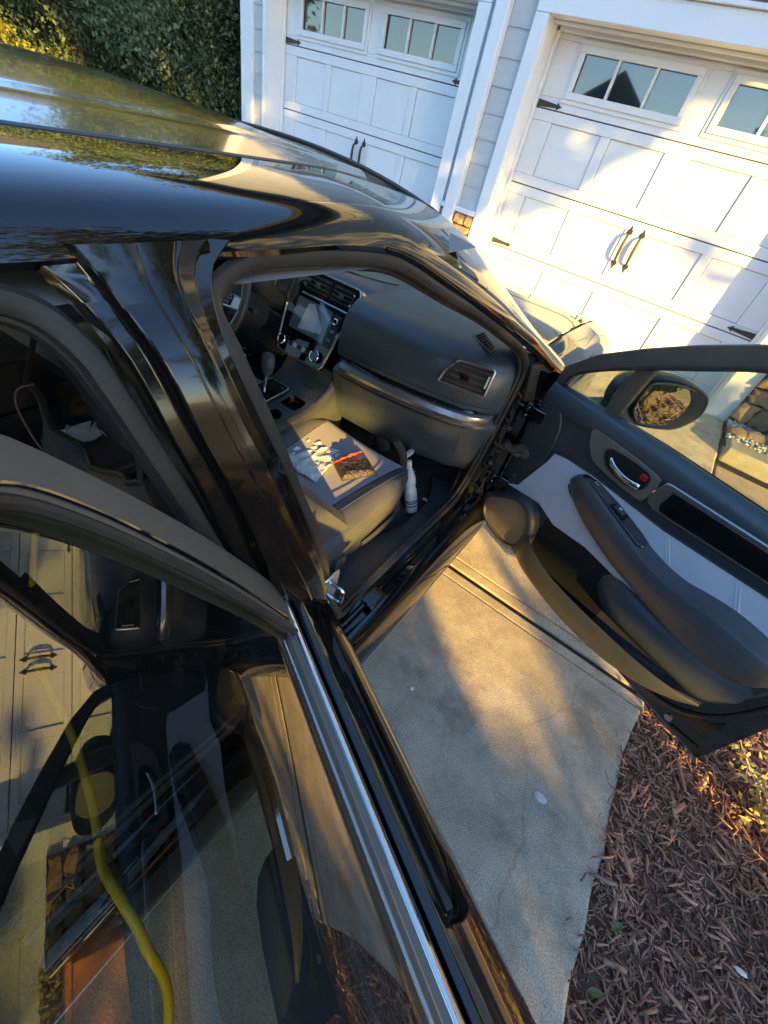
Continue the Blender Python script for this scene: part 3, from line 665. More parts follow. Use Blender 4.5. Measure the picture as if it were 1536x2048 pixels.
# planter added right of the stones to put orange into the rear glass reflection
pt = empty('added_orange_planter', (1.95, 4.52, gz(4.5)), label='large orange planter box added against the stone wall for the orange reflection in the rear glass', cat='planter')
M['terracotta'] = mat('terracotta', (.66, .20, .045), (.74, .26, .07), scale=8, rough=.85, bump=.5, bscale=60)
v, f = boxv(1.50, 2.45, 4.36, 4.70, .20, .90); mk('planter_body', [(a + (.03 if c > .5 else -.0) * (1 if a > 2 else -1), b - (.03 if (c > .5 and b < 4.5) else 0), c) for a, b, c in v], f, 'terracotta', pt, bevel=.012)
box('planter_rim', (1.44, 2.51, 4.31, 4.74, .901, .955), 'terracotta', pt, bevel=.012)
V, F = leaves(rng.uniform((1.5, 4.38, .94), (2.45, 4.7, 1.12), (700, 3)), .07); bulk('foliage', V, F, 'leaf_dry', pt)

# bare shrub by the stone wall, and the dried sunlit plant in the mulch
def twiggy(name, base, n, h, spread, seed, label, cat, m, leafm=None, nl=0, lsize=.03, r0=.008):
    e = empty(name, base, label=label, cat=cat); r = random.Random(seed); g = G(); tips = []
    for i in range(n):
        a = r.uniform(0, 6.28); s = r.uniform(.3, 1); b = Vector(base)
        p = [b, b + Vector((math.cos(a) * spread * s * .4, math.sin(a) * spread * s * .4, h * .45)), b + Vector((math.cos(a) * spread * s + r.uniform(-.05, .05), math.sin(a) * spread * s, h * r.uniform(.6, 1)))]
        c = catmull(p, 4); g.add(*tubev(c, [r0 * (1 - .8 * k / (len(c) - 1)) for k in range(len(c))], 5))
        for _ in range(4):
            q = c[r.randint(2, len(c) - 1)]; d = Vector((r.uniform(-1, 1), r.uniform(-1, 1), r.uniform(-.1, .9))) * spread * .35; g.add(*tubev([q, q + d * .6, q + d + Vector((0, 0, .01))], [r0 * .4, r0 * .3, r0 * .12], 4)); tips += [q, q + d * .6, q + d]
    mk('stems', g.v, g.f, m, e)
    if leafm:
        T = np.array([tips[r.randrange(len(tips))][:] for _ in range(nl)]) + rng.normal(0, lsize * .7, (nl, 3)); V, F = leaves(T, lsize, .5); bulk('foliage', V, F, leafm, e)
M['dry_stem'] = mat('dry_stem', (.48, .39, .22), (.62, .52, .32), scale=30, rough=.8)
twiggy('bare_shrub', (1.42, 4.45, gz(4.4)), 9, .75, .42, 4, 'leafless tan shrub in front of the stone wall', 'shrub', 'dry_stem', r0=.010)
twiggy('dry_plant', (1.23, 1.30, 0), 24, .24, .24, 6, 'sunlit dried yellowish plant in the mulch under the open front door', 'plant', 'dry_stem', 'leaf_dry', 700, .030, r0=.006)

# ================================================================== THE CAR
CX = -1.12
car = empty('sedan_car', (CX, .9, 0), label='black sedan with both right hand doors standing open on the driveway', cat='car')
def mir(p): return (2 * CX - p[0], p[1], p[2])
def zr(y):
    return 1.470 - .02 * max(0, -y) ** 1.5 - (.02 * max(0, y - .55) ** 1.2 if y < .8 else 0)
# side rail + A pillar: sections from the roof ditch out to the door opening
def railsec(Wp, E, bul):
    Wv, Ev = Vector(Wp), Vector(E); out = [Wv + Vector((-.006, 0, -.010)), Wv]
    U = Vector((0, 0, 1)) if bul < 1 else Vector((.35, 0, .93))
    for a, b in ((.14, .005), (.28, .02), (.42, .05), (.56, .10), (.68, .18), (.77, .265), (.835, .36), (.885, .47), (.925, .60), (.96, .75), (.985, .89)):
        out.append(Wv.lerp(Ev, a) + U * (a - b) * .056)
    out += [Ev, Ev + Vector((-.004, 0, -.008)), Ev + Vector((-.018, -.002, -.011)), Ev + Vector((-.030, -.004, .006))]
    return out
st = []
for y in (-.95, -.6, -.3, 0, .2, .4, .55): st.append(railsec((-.595, y, zr(y)), (-.4165, y, zr(y) - .056), 0))
for Wp, E in (((-.597, .75, 1.465), (-.411, .68, 1.398)), ((-.572, 1.03, 1.427), (-.394, .87, 1.336)), ((-.517, 1.25, 1.342), (-.358, 1.17, 1.228)), ((-.437, 1.65, 1.137), (-.322, 1.47, 1.115)), ((-.367, 1.98, .985), (-.235, 1.70, 1.00))):
    st.append(railsec(Wp, E, 1))
st = sminterp(st, 6)
loft('side_rail', st, 'paint', car); loft('side_rail', [[mir(p) for p in s] for s in st], 'paint', car)
# roof skin with two shallow creases
def roofz(x, y):
    zc = 1.502 if y < .55 else 1.502 - .085 * ((y - .55) / .6) ** 1.7
    e = min(y, .85); zedge = (zr(e) if e < .75 else 1.463) - .002
    q = abs(x - CX) / .52; z = zc + (zedge - zc) * q ** 2.2
    d = abs(abs(x - CX) - .37) ; z -= .0028 * math.exp(-(d / .016) ** 2)
    if y < -.6: z -= .05 * ((-y - .6) / .5) ** 2
    return z
xs = list(np.linspace(-.518, .518, 75)); secs = []
for y in np.linspace(-1.1, .80, 24): secs.append([(CX + x, y + (.30 * (1 - (abs(x) / .52) ** 2) * max(0, (y + 1.1) / 1.9) ** 3), roofz(CX + x, y + .30 * (1 - (abs(x) / .52) ** 2) * max(0, (y + 1.1) / 1.9) ** 3)) for x in xs])
loft('roof', secs, 'roof_paint', car, angle=60)
for s in (1, -1):
    pth = [(-.606, y, zr(y) - .004) for y in np.linspace(-.95, .5, 10)] + [(-.608, .75, 1.461), (-.583, 1.03, 1.424)]
    pth = catmull(pth, 4); pth = pth if s > 0 else [mir(p) for p in pth]
    tube('roof_ditch_moulding', pth, .0065, 'rubber', car, n=6)
    tube('ditch_end_cap', [pth[-3], pth[-1]], .009, 'rubber', car, n=6)
# windshield and rear window
wsR = catmull([(-.583, 1.03, 1.424), (-.525, 1.25, 1.338), (-.447, 1.65, 1.133), (-.377, 1.98, .985)], 5)
top = lambda t: (CX + .535 * (1 - 2 * t), 1.03 + .14 * (1 - (1 - 2 * t) ** 2), 1.424 + .028 * (1 - (1 - 2 * t) ** 2))
secs = []
for k, p in enumerate(wsR):
    q = k / (len(wsR) - 1); row = []
    for t in np.linspace(0, 1, 17):
        w = abs(p.x - CX); b = 1 - (1 - 2 * t) ** 2
        row.append((CX + w * (1 - 2 * t), p.y + (.11 + .14 * q) * b, p.z + (.030 + .004 * q) * b))
    secs.append(row)
loft('windshield', secs, 'windshield', car, angle=80)
for s in (0, -1):
    tube('windshield_moulding', [Vector(r[s]) + Vector((0, 0, .003)) for r in secs], .006, 'gloss_black', car, n=6)
tube('windshield_top_moulding', [Vector(p) + Vector((0, 0, .002)) for p in secs[0]], .006, 'rubber', car, n=6)
rear = [[(CX + w * t, y - .05 * (1 - t * t), z + .03 * (1 - t * t)) for t in np.linspace(-1, 1, 11)] for w, y, z in ((.53, -.98, 1.425), (.58, -1.2, 1.30), (.64, -1.48, 1.07))]
loft('rear_window', rear, 'glass_dark', car)
# B pillar: sections from rear opening edge to front opening edge
def bsec(z, R_, F_, ox, pro=.05):
    rx, ry = R_; fx, fy = F_; d = fy - ry; O = max(rx, fx) + pro
    pts = [(rx, ry), (rx + .004, ry + d * .05), (rx + pro * .30, ry + d * .07), (rx + pro * .34, ry + d * .19), (rx + pro * .42, ry + d * .205), (O - pro * .26, ry + d * .235), (O - pro * .18, ry + d * .25), (O - .001, ry + d * .44), (O - .0005, ry + d * .46), (O - .0030, ry + d * .475), (O - .0022, ry + d * .49), (O - .002, ry + d * .655),
           (O - .006, ry + d * .672), (O - pro * .30, ry + d * .690), (O - pro * .36, ry + d * .705), (O - pro * .42, ry + d * .80), (O - pro * .47, ry + d * .812), (O - pro * .72, ry + d * .83), (O - pro * .76, ry + d * .845), (fx + .008, fy - d * .05), (fx, fy)]
    return [(a, b, z) for a, b in pts]
bs = [bsec(1.425, (-.426, .13), (-.424, .345), 0, .010), bsec(1.395, (-.418, .158), (-.416, .310), 0, .018), bsec(1.34, (-.392, .182), (-.388, .300), 0, .032), bsec(1.26, (-.366, .196), (-.366, .322), 0, .040), bsec(1.19, (-.346, .210), (-.346, .345), 0, .046),
      bsec(1.08, (-.328, .230), (-.331, .385), 0, .052), bsec(.93, (-.306, .266), (-.315, .438), 0, .060), bsec(.74, (-.298, .31), (-.301, .483), 0, .064), bsec(.55, (-.29, .33), (-.302, .555), 0, .062), bsec(.41, (-.30, .32), (-.315, .63), 0, .05)]
loft('b_pillar', sminterp(bs, 4), 'paint_dusty', car, angle=28, bevel=.0012)
# door opening seals
FS = [(-.427, .365, 1.398), (-.427, .47, 1.400), (-.424, .59, 1.394), (-.418, .69, 1.378), (-.402, .87, 1.317), (-.385, 1.05, 1.258), (-.365, 1.22, 1.192), (-.342, 1.42, 1.106), (-.326, 1.495, 1.03), (-.325, 1.50, .91), (-.332, 1.49, .72), (-.338, 1.48, .56), (-.345, 1.45, .455), (-.352, 1.39, .408), (-.352, 1.0, .398), (-.348, .76, .400), (-.335, .665, .43), (-.316, .585, .52), (-.306, .492, .74), (-.318, .443, .93), (-.334, .392, 1.07), (-.350, .350, 1.19), (-.378, .308, 1.315), (-.410, .302, 1.372)]
RS = [(-.427, -.3, 1.400), (-.427, .02, 1.400), (-.424, .09, 1.396), (-.418, .135, 1.381), (-.402, .158, 1.352), (-.385, .170, 1.31), (-.352, .196, 1.2), (-.332, .220, 1.10), (-.316, .245, 1.0), (-.302, .28, .85), (-.302, .30, .62), (-.315, .22, .47), (-.34, .05, .42), (-.34, -.3, .44), (-.32, -.55, .62), (-.33, -.72, .9), (-.37, -.78, 1.15), (-.41, -.66, 1.35)]
for P, r, in ((FS, .0120), (RS, .0125)):
    c = catmull(P, 6, True); g = G(); g.add(*tubev(c, r, 8, True, .8, (1, 0, 0)))
    ctr = Vector((0, sum(p[1] for p in P) / len(P), .9))
    inn = [p + Vector((-.012, (ctr.y - p.y) * .022, (ctr.z - p.z) * .03)) for p in c]; g.add(*tubev(inn, r * .62, 6, True))
    mk('door_opening_seal', g.v, g.f, 'rubber', car)
# inner pillar trims behind the seals
ip = [[(p[0] - .012, p[1], p[2]), (p[0] - .05, p[1] - .02 * (1 if p[1] < 1 else -1), p[2] - .01), (p[0] - .10, p[1] - .03 * (1 if p[1] < 1 else -1), p[2] + .01)] for p in FS[19:] + FS[:1]]
loft('b_pillar_inner_trim', sminterp(ip, 3), 'pillar_trim', car)
ip = [[(p[0] - .012, p[1] + .004, p[2] + .004), (p[0] - .05, p[1] + .035, p[2] + .012), (p[0] - .085, p[1] + .10, p[2] + .0)] for p in FS[4:9]]
loft('a_pillar_inner_trim', sminterp(ip, 4), 'headliner', car)
loft('headliner', [[(CX + x, y, roofz(CX + x, min(y, .9)) - .045 - (.012 if abs(x) > .65 else 0)) for x in np.linspace(-.70, .70, 9)] for y in np.linspace(-1.0, .98, 6)], 'headliner', car)
# rocker and sill
def sillsec(y, fl=0):
    return [(-.24, y, .205), (-.218, y, .235), (-.213, y, .262), (-.222, y, .30), (-.238, y, .345), (-.252, y, .372), (-.268, y, .384), (-.283, y, .386), (-.286, y, .378), (-.306, y, .378), (-.312, y, .398), (-.335, y, .402), (-.348, y, .398)]
loft('rocker_panel', [sillsec(y) for y in np.linspace(-.45, 1.66, 20)], 'paint', car, angle=30)
tube('sill_edge_trim', [(-.2165, y, .243) for y in np.linspace(-.45, 1.655, 6)], .0055, 'dullchrome', car, n=6)
loft('left_rocker', [[mir(p) for p in sillsec(y)] for y in (-.45, 1.66)], 'paint', car)
# ribbed scuff plate with a widening near the pillar
ysc = [.68, .76, .86, .96, 1.06, 1.16, 1.28, 1.4, 1.50, 1.56]
wsc = [.08, .12, .135, .13, .10, .075, .07, .08, .12, .16]
secs = [[(-.342, y, .400), (-.346, y, .409), (-.356, y, .412), (-.372, y, .402), (-.372 - w * .6, y, .398 - .01), (-.372 - w, y, .375), (-.375 - w, y, .335)] for y, w in zip(ysc, wsc)]
loft('scuff_plate', sminterp(secs, 4), 'plastic', car, angle=30)
g = G()
for k in range(5):
    x = -.384 - k * .012; g.add(*tubev([(x, y, .400 - .006 * k) for y in np.linspace(.82, 1.14 - .03 * k, 5)], .0014, 4))
mk('scuff_ribs', g.v, g.f, 'plastic', car)
box('sill_step_plate', (-.335, -.283, .742, .83, .3865, .405), 'gloss_black', car, bevel=.006)
tube('striker', [(-.296, .475, .80), (-.262, .478, .80), (-.258, .478, .795), (-.258, .478, .758), (-.262, .478, .753), (-.296, .475, .753)], .0045, 'chrome', car, n=8)
box('striker_plate', (-.300, -.293, .455, .505, .735, .82), 'chrome', car, bevel=.003)
# hinge pillar and its hardware
hp = [[(-.338, 1.485, z), (-.322, 1.505, z), (-.318, 1.545, z), (-.300, 1.552, z), (-.296, 1.60, z), (-.262, 1.606, z), (-.256, 1.650, z), (-.225, 1.655, z), (-.205, 1.68, z)] for z in (1.02, .9, .75, .6, .48, .40)]
loft('hinge_pillar', hp, 'paint', car, angle=25)
for zc in (.86, .52):
    box('door_hinge', (-.285, -.195, 1.585, 1.648, zc - .03, zc + .03), 'paint', car, bevel=.006)
    tube('hinge_pin', [(-.20, 1.63, zc - .045), (-.20, 1.63, zc + .045)], .008, 'dullchrome', car)
    for dz in (-.016, .016): tube('hinge_bolt', [(-.268, 1.586, zc + dz), (-.268, 1.578, zc + dz)], .007, 'chrome', car, n=6)
tube('wiring_boot', catmull([(-.29, 1.56, .72), (-.255, 1.57, .70), (-.215, 1.60, .715), (-.18, 1.62, .72)], 6), [.018 + (.003 if i % 2 else 0) for i in range(19)], 'rubber', car)
box('check_strap', (-.30, -.17, 1.595, 1.605, .665, .685), 'dullchrome', car, bevel=.002)
for i, (y, z, s) in enumerate(((1.53, .62, .008), (1.535, .47, .010), (1.56, .44, .007), (1.53, .95, .008), (1.57, .78, .006))):
    tube('plug_bolt', [(-.300, y, z), (-.292, y - .004, z)], s, 'rubber' if i % 2 else 'dullchrome', car, n=8)
g = G()
for k in range(5): z = .95 - k * .11; g.add(*tubev(catmull([(-.315, 1.50, z), (-.30, 1.52, z - .02), (-.305, 1.54, z - .05), (-.285, 1.56, z - .06)], 4), .004, 5))
mk('pillar_wiring', g.v, g.f, 'rubber', car)
tri = [(-.305, 1.50, 1.05), (-.30, 1.62, 1.045), (-.23, 1.74, .99), (-.215, 1.70, .90), (-.29, 1.56, .90)]
mk('pillar_corner_seal', tri + [(a - .02, b + .01, c) for a, b, c in tri], [(0, 1, 2, 3, 4), (9, 8, 7, 6, 5)] + [(i, (i + 1) % 5, 5 + (i + 1) % 5, 5 + i) for i in range(5)], 'rubber', car, bevel=.008)

# front end: hood and fenders from one set of sections
def frontsec(y):
    t = max(0, (y - 2.75) / .55); w = .915 * math.sqrt(max(.02, 1 - .62 * t ** 2.4)); 
    zt = np.interp(y, [1.9, 2.2, 2.6, 2.85, 3.0, 3.12, 3.22, 3.30], [1.015, 1.022, 1.005, .978, .945, .885, .79, .62])
    arch = .36 ** 2 - (y - 2.2) ** 2; zb = .24 if arch <= 0 else max(.24, .33 + math.sqrt(arch))
    hw = [0, .25, .5, .70, .765, .80, .82, .835, .87, .925, .975, 1.0, 1.003, .998, .985, .96]
    zz = [.010, .010, .006, .0, -.004, -.004, -.001, -.006, -.016, -.040, -.085, -.16, -.27, -.42, -.60, -.74]
    sc_ = min(1, (zt - .24) / .77); sec = []
    for a, b in zip(hw, zz): sec.append((a * w, y, max(zt + b * sc_, zb if a > .96 else -9)))
    return sec
ys = list(np.linspace(1.70, 3.30, 46)); S = [frontsec(y) for y in ys]
for s in (1, -1):
    f_ = [[(CX + s * p[0], p[1], p[2]) for p in q[6:]] for q in S]
    loft('front_fender', f_, 'paint', car, angle=40)
hood = [[(CX + p[0] * s, p[1], p[2] + .002) for s, r in ((-1, range(5, 0, -1)), (1, range(0, 6))) for p in [q[k] for k in r]] for q in S if q[0][1] > 1.98 and q[0][1] < 3.22]
loft('hood', hood, 'paint', car, angle=50)
for s in (1, -1): tube('hood_gap', [(CX + s * q[5][0] * 1.012, q[5][1], q[5][2] - .004) for q in S if 1.98 < q[5][1] < 3.2], .004, 'dark', car, n=5)
loft('cowl_panel', [[(CX + x, y + .13 * (1 - (x / .75) ** 2), z) for x in np.linspace(-.75, .75, 9)] for y, z in ((1.93, .992), (2.02, .985))], 'plastic', car)
for s, l in ((1, 0), (-1, 1)):
    loft('headlight', sminterp([[(CX + s * (w), y, z) for w, y, z in r] for r in ([(.80, 2.92, .91), (.868, 2.90, .845), (.865, 2.92, .78)], [(.70, 3.08, .885), (.785, 3.08, .80), (.78, 3.09, .74)], [(.60, 3.19, .84), (.68, 3.20, .76), (.67, 3.21, .71)])], 3), 'windshield', car)
    loft('headlight_bowl', sminterp([[(CX + s * (w - .02), y - .02, z) for w, y, z in r] for r in ([(.80, 2.92, .90), (.868, 2.90, .845), (.865, 2.92, .78)], [(.70, 3.08, .875), (.785, 3.08, .80), (.78, 3.09, .74)], [(.60, 3.19, .83), (.68, 3.20, .76), (.67, 3.21, .71)])], 3), 'silver', car)
def wheel(x, y, s):
    w = empty('wheel', (x - CX, y - .9, .33), parent=car); g = []
    prof = [(.20, -.09), (.235, -.10), (.30, -.105), (.325, -.09), (.332, -.05), (.332, .05), (.325, .09), (.30, .105), (.235, .10), (.20, .09)]
    loft('tyre', [[(s * b, a * math.cos(t), a * math.sin(t)) for a, b in prof] for t in np.linspace(0, 2 * math.pi, 33)[:-1]], 'tyre', w, close_sec=True, close_path=True, local=True)
    loft('rim', [[(s * b, a * math.cos(t), a * math.sin(t)) for a, b in ((.205, -.08), (.225, .0), (.232, .092), (.215, .088), (.205, .05))] for t in np.linspace(0, 2 * math.pi, 33)[:-1]], 'rim', w, close_path=True, local=True)
    q = G()
    for k in range(5):
        a = k * 2 * math.pi / 5; c, d = math.cos(a), math.sin(a); v = []
        for r_, hw_, xx in ((.03, .03, .075), (.12, .020, .085), (.215, .032, .075)):
            v += [(s * xx, c * r_ - d * hw_, d * r_ + c * hw_), (s * xx, c * r_ + d * hw_, d * r_ - c * hw_), (s * (xx - .03), c * r_ + d * hw_, d * r_ - c * hw_), (s * (xx - .03), c * r_ - d * hw_, d * r_ + c * hw_)]
        q.add(v, [(0, 4, 5, 1), (1, 5, 6, 2), (2, 6, 7, 3), (3, 7, 4, 0), (4, 8, 9, 5), (5, 9, 10, 6), (6, 10, 11, 7), (7, 11, 8, 4), (0, 1, 2, 3), (8, 11, 10, 9)])
    mk('spokes', q.v, q.f, 'rim', w, local=True, bevel=.004)
for y in (2.2, -.55): wheel(CX + .80, y, 1); wheel(CX - .80, y, -1)
# rear body
def rearsec(y):
    t = max(0, (-y - 1.1) / .55); w = .915 * math.sqrt(max(.05, 1 - .5 * t ** 2.4)); zt = np.interp(-y, [.6, 1.0, 1.48, 1.6, 1.68], [1.06, 1.08, 1.07, 1.0, .8])
    arch = .36 ** 2 - (y + .55) ** 2; zb = .26 if arch <= 0 else max(.26, .33 + math.sqrt(arch))
    return [(a * w, y, max(zt + b, zb)) for a, b in ((.70, 0), (.84, -.02), (.93, -.07), (.98, -.15), (1, -.30), (1, -.5), (.97, -.8))]
ys = np.linspace(-.62, -1.68, 26)
for s in (1, -1):
    loft('rear_quarter', [[(CX + s * p[0], p[1], p[2]) for p in rearsec(y)] for y in ys], 'paint', car)
    c1 = [[(CX + s * .53, -.98, 1.425), (CX + s * .725, -.72, 1.40)], [(CX + s * .60, -1.25, 1.27), (CX + s * .78, -.85, 1.2)], [(CX + s * .64, -1.48, 1.07), (CX + s * .86, -.95, 1.06)]]
    loft('c_pillar', sminterp(c1, 4), 'paint', car)
loft('trunk_lid', [[(CX + x, y, rearsec(y)[0][2] + .012 * (1 - (x / .65) ** 2)) for x in np.linspace(-.64 * rearsec(y)[0][0] / .6405, .64 * rearsec(y)[0][0] / .6405, 9)] for y in np.linspace(-1.44, -1.68, 7)], 'paint', car)
# left side: closed doors, glass
LS = [[(CX - a, y, z) for a, z in ((.74, 1.38), (.80, 1.20), (.862, 1.0))] for y in np.linspace(-.7, 1.55, 8)]
loft('left_door_glass', LS, 'glass_dark', car)
LD_ = [[(CX - a, y, z) for a, z in ((.865, 1.0), (.90, .94), (.915, .8), (.91, .5), (.885, .26))] for y in np.linspace(-.62, 1.70, 10)]
loft('left_door_skin', LD_, 'paint', car)
LT = [[(CX - a, y, z) for a, z in ((.855, 1.01), (.80, 1.0), (.79, .9), (.80, .72), (.74, .70), (.74, .62), (.80, .58), (.78, .32))] for y in np.linspace(-.6, 1.5, 8)]
loft('left_door_trim', LT, 'plastic', car, angle=30)
# floor
FLR = [[(CX + a, y, z) for a, z in ((-.80, .36), (-.76, .30), (-.22, .30), (-.16, .42), (.16, .42), (.22, .30), (.70, .30), (.745, .33), (.76, .37))] for y in (-.75, -.2, .5, 1.2, 1.7)] + [[(CX + a, 1.95, .62) for a in (-.80, -.76, -.22, -.16, .16, .22, .70, .745, .76)]] + [[(CX + a, 1.98, .95) for a in (-.80, -.76, -.22, -.16, .16, .22, .70, .745, .76)]]
loft('floor', FLR, 'carpet', car, smooth=False)
mk('floor_mat', [(-.96, 1.02, .306), (-.50, 1.02, .306), (-.50, 1.68, .312), (-.96, 1.68, .312), (-.96, 1.02, .314), (-.50, 1.02, .314), (-.50, 1.68, .322), (-.96, 1.68, .322)], [(0, 1, 5, 4), (1, 2, 6, 5), (2, 3, 7, 6), (3, 0, 4, 7), (4, 5, 6, 7)], 'carpet', car, smooth=False, bevel=.003)

# ---------------------------------------------------------------- seats
def seat(cx):
    s = empty('front_seat', (cx - CX, 1.0 - .9, .3), parent=car)
    L_ = lambda v: [(p[0] + cx, p[1], p[2]) for p in v]
    ys = [.60, .70, .80, .92, 1.04, 1.15, 1.225, 1.268, 1.288, 1.282, 1.25]
    dz = [-.012, -.002, .006, .012, .020, .026, .022, .004, -.030, -.075, -.11]
    half = [.145, .148, .152, .160, .172, .186, .196, .203, .208, .208, .200]
    ins = [L_([(x * h / .135, y, .548 + d + .010 * (x / .135) ** 2) for x in np.linspace(-.135, .135, 9)]) for y, d, h in zip(ys, dz, half)]
    loft('cloth_insert', sminterp(ins, 3), 'seatcloth', s)
    for sg in (1, -1):
        cols_ = []
        for y, d, h in zip(ys, dz, half):
            k = max(0, (y - 1.16) / .1); out = .278 - .045 * k ** 1.5 if d > -.025 else .232; k2 = 0 if d > -.02 else 1
            cols_.append(L_([(sg * (h + .0015), y - .002, .553 + d), (sg * (h + .006), y - .002, .561 + d), (sg * (h + (out - h) * .35), y - .004, .574 + d - .015 * k), (sg * (h + (out - h) * .68), y - .008, .575 + d - .025 * k), (sg * (out - .006), y - .02, .556 + d - .04 * k), (sg * out, y - .028, .51 + d * .8), (sg * (out - .004), y - .03, .46 + d * .5), (sg * (out - .03), y - .04, .41 + d * .2)]))
        loft('side_bolster', sminterp(cols_, 3), 'leather', s)
        st_ = [(cx + sg * (h + .048), y - .004, .5815 + d - .008 * max(0, (y - 1.16) / .1)) for y, d, h in zip(ys[1:8], dz[1:8], half[1:8])]
        tube('stitching', catmull(st_, 5), .0013, 'silver' if sg > 0 else 'leather', s, n=5)
    loft('cushion_front', [L_([(x * 1.0, 1.25, .44), (x, 1.20, .40), (x, 1.1, .39)]) for x in np.linspace(-.22, .22, 5)], 'leather', s)
    # plastic side shield with the adjuster lever
    for sg in (1, -1):
        loft('seat_base', [L_([(sg * .232, y, .47), (sg * .258, y, .455), (sg * .266, y, .42), (sg * .262, y, .37), (sg * .235, y, .335)]) for y in (.62, .70, .85, 1.0, 1.12, 1.20)], 'plastic', s, angle=30)
    v, f = tubev(catmull([(cx + .272, .93, .415), (cx + .276, 1.0, .418), (cx + .276, 1.10, .425), (cx + .270, 1.15, .43)], 4), [.010, .012, .013, .013, .014, .015, .015, .015, .014, .013, .012, .010, .006], 8, False, .55, (1, 0, 0)); mk('adjuster_lever', v, f, 'plastic', s)
    tube('recliner_knob', [(cx + .262, .80, .42), (cx + .285, .80, .42)], .03, 'plastic', s, n=16, bevel=.004)
    # backrest
    bx = []
    for t in np.linspace(0, 1, 9):
        by = .835 - .42 * t; bz = .50 + .52 * t; wsc_ = 1.0 if t < .7 else 1 - .30 * ((t - .7) / .3) ** 1.6; th = 1 - .35 * t
        up = Vector((0, .86, .50)); sec = []
        prof = [(-.262, -.01), (-.258, .045), (-.225, .068), (-.175, .055), (-.135, .020), (-.06, .008), (.06, .008), (.135, .020), (.175, .055), (.225, .068), (.258, .045), (.262, -.01), (.25, -.075), (.17, -.10), (0, -.108), (-.17, -.10), (-.25, -.075)]
        for a, b in prof: sec.append((cx + a * wsc_, by + b * .86 * (th if b > 0 else 1), bz + b * .5 * (th if b > 0 else 1)))
        bx.append(sec)
    for k, sc__ in ((1, .95), (2, .8), (3, .45)):
        c = Vector((cx, sum(p[1] for p in bx[8]) / 17, sum(p[2] for p in bx[8]) / 17)); bx.append([tuple(c + (Vector(p) - c) * sc__ + Vector((0, -.010, .018)) * k) for p in bx[8]])
    loft('backrest', sminterp(bx, 3), 'leather', s, close_sec=True, caps=True)
    loft('backrest_insert', [[(cx + a * (1 if t < .75 else .85), .835 - .42 * t + .0125,   .50 + .52 * t + .008) for a in (-.125, -.06, 0, .06, .125)] for t in np.linspace(.08, .92, 7)], 'seatcloth', s)
    for q in (-.06, .06): tube('headrest_post', [(cx + q, .40, 1.0), (cx + q, .375, 1.09)], .006, 'dullchrome', s)
    hr = []
    for t, k in ((0, .75), (.12, .97), (.4, 1), (.7, .97), (.92, .8), (1.0, .5)):
        cz = 1.035 + .140 * t; cy = .365 - .045 * t
        hr.append([(cx + math.copysign(abs(math.cos(a)) ** .55, math.cos(a)) * .128 * k, cy + math.copysign(abs(math.sin(a)) ** .7, math.sin(a)) * .052 * k, cz + .018 * math.sin(a)) for a in np.linspace(0, 2 * math.pi, 25)[:-1]])
    loft('headrest', sminterp(hr, 3), 'leather', s, close_sec=True, caps=True)
    return s
seat(-.752); seat(-1.50)
rb = empty('rear_bench', (0, -1.3, .3), parent=car)
loft('bench_cushion', [[(CX + x, y, z + .02 * math.cos(x * 9)) for x in np.linspace(-.66, .66, 15)] for y, z in ((-.18, .36), (-.12, .44), (-.14, .49), (-.22, .51), (-.45, .50), (-.62, .49))], 'leather', rb)
loft('bench_back', [[(CX + x, y + .015 * math.cos(x * 9), z) for x in np.linspace(-.66, .66, 15)] for y, z in ((-.56, .48), (-.60, .6), (-.68, .85), (-.74, 1.05), (-.80, 1.10), (-.9, 1.1))], 'leather', rb)

def platew(name, pts, thick, m, parent=car, **k):
    """flat plate from 3-D points, thickened against its normal"""
    P = [Vector(p) for p in pts]; n = len(P); N_ = Vector((0, 0, 0))
    for i in range(n): N_ += P[i].cross(P[(i + 1) % n])
    N_.normalize()
    if N_.y > 0 and abs(N_.y) > abs(N_.z) or (N_.z < 0 and abs(N_.z) >= abs(N_.y)): N_ = -N_
    v = [p for p in P] + [p - N_ * thick for p in P]
    return mk(name, v, [tuple(range(n)), tuple(range(2 * n - 1, n - 1, -1))] + [(i, (i + 1) % n, n + (i + 1) % n, n + i) for i in range(n)], m, parent, **k)
circ = lambda cx, cy, r, n=40: [(cx + r * math.cos(t), cy + r * math.sin(t)) for t in np.linspace(0, 2 * math.pi, n + 1)[:-1]]
# ---------------------------------------------------------------- dashboard
def yf(x): return float(np.interp(x, [-1.98, -1.7, -1.42, -1.355, -1.345, -1.0, -.988, -.8, -.6, -.45, -.37, -.325], [1.42, 1.36, 1.36, 1.35, 1.455, 1.455, 1.285, 1.295, 1.33, 1.372, 1.43, 1.50]))
def dashsec(x):
    y = yf(x); ye = float(np.interp(x, [-1.98, -1.75, -1.35, -1.03, -.66, -.47, -.325], [1.62, 1.82, 2.02, 2.04, 1.94, 1.76, 1.56]))
    mid = y + (ye - y) * .5
    return [(x, ye, 1.035), (x, mid + .1, 1.052), (x, y + .14, 1.058), (x, y + .075, 1.048), (x, y + .035, 1.022), (x, y + .014, .985), (x, y + .003, .94), (x, y, .895), (x, y + .001, .862), (x, y + .006, .852), (x, y + .022, .848), (x, y + .026, .835), (x, y + .024, .815), (x, y + .0, .806), (x, y - .012, .792), (x, y - .010, .775), (x, y + .0, .74), (x, y + .02, .62), (x, y + .06, .56), (x, y + .16, .545), (x, y + .30, .56)]
loft('dashboard', [dashsec(x) for x in list(np.linspace(-.325, -.975, 26)) + [-.986, -.990, -.998, -1.003, -1.1, -1.2, -1.3, -1.338, -1.343, -1.347, -1.353, -1.36] + list(np.linspace(-1.40, -1.98, 14))], 'dash', car, angle=38)
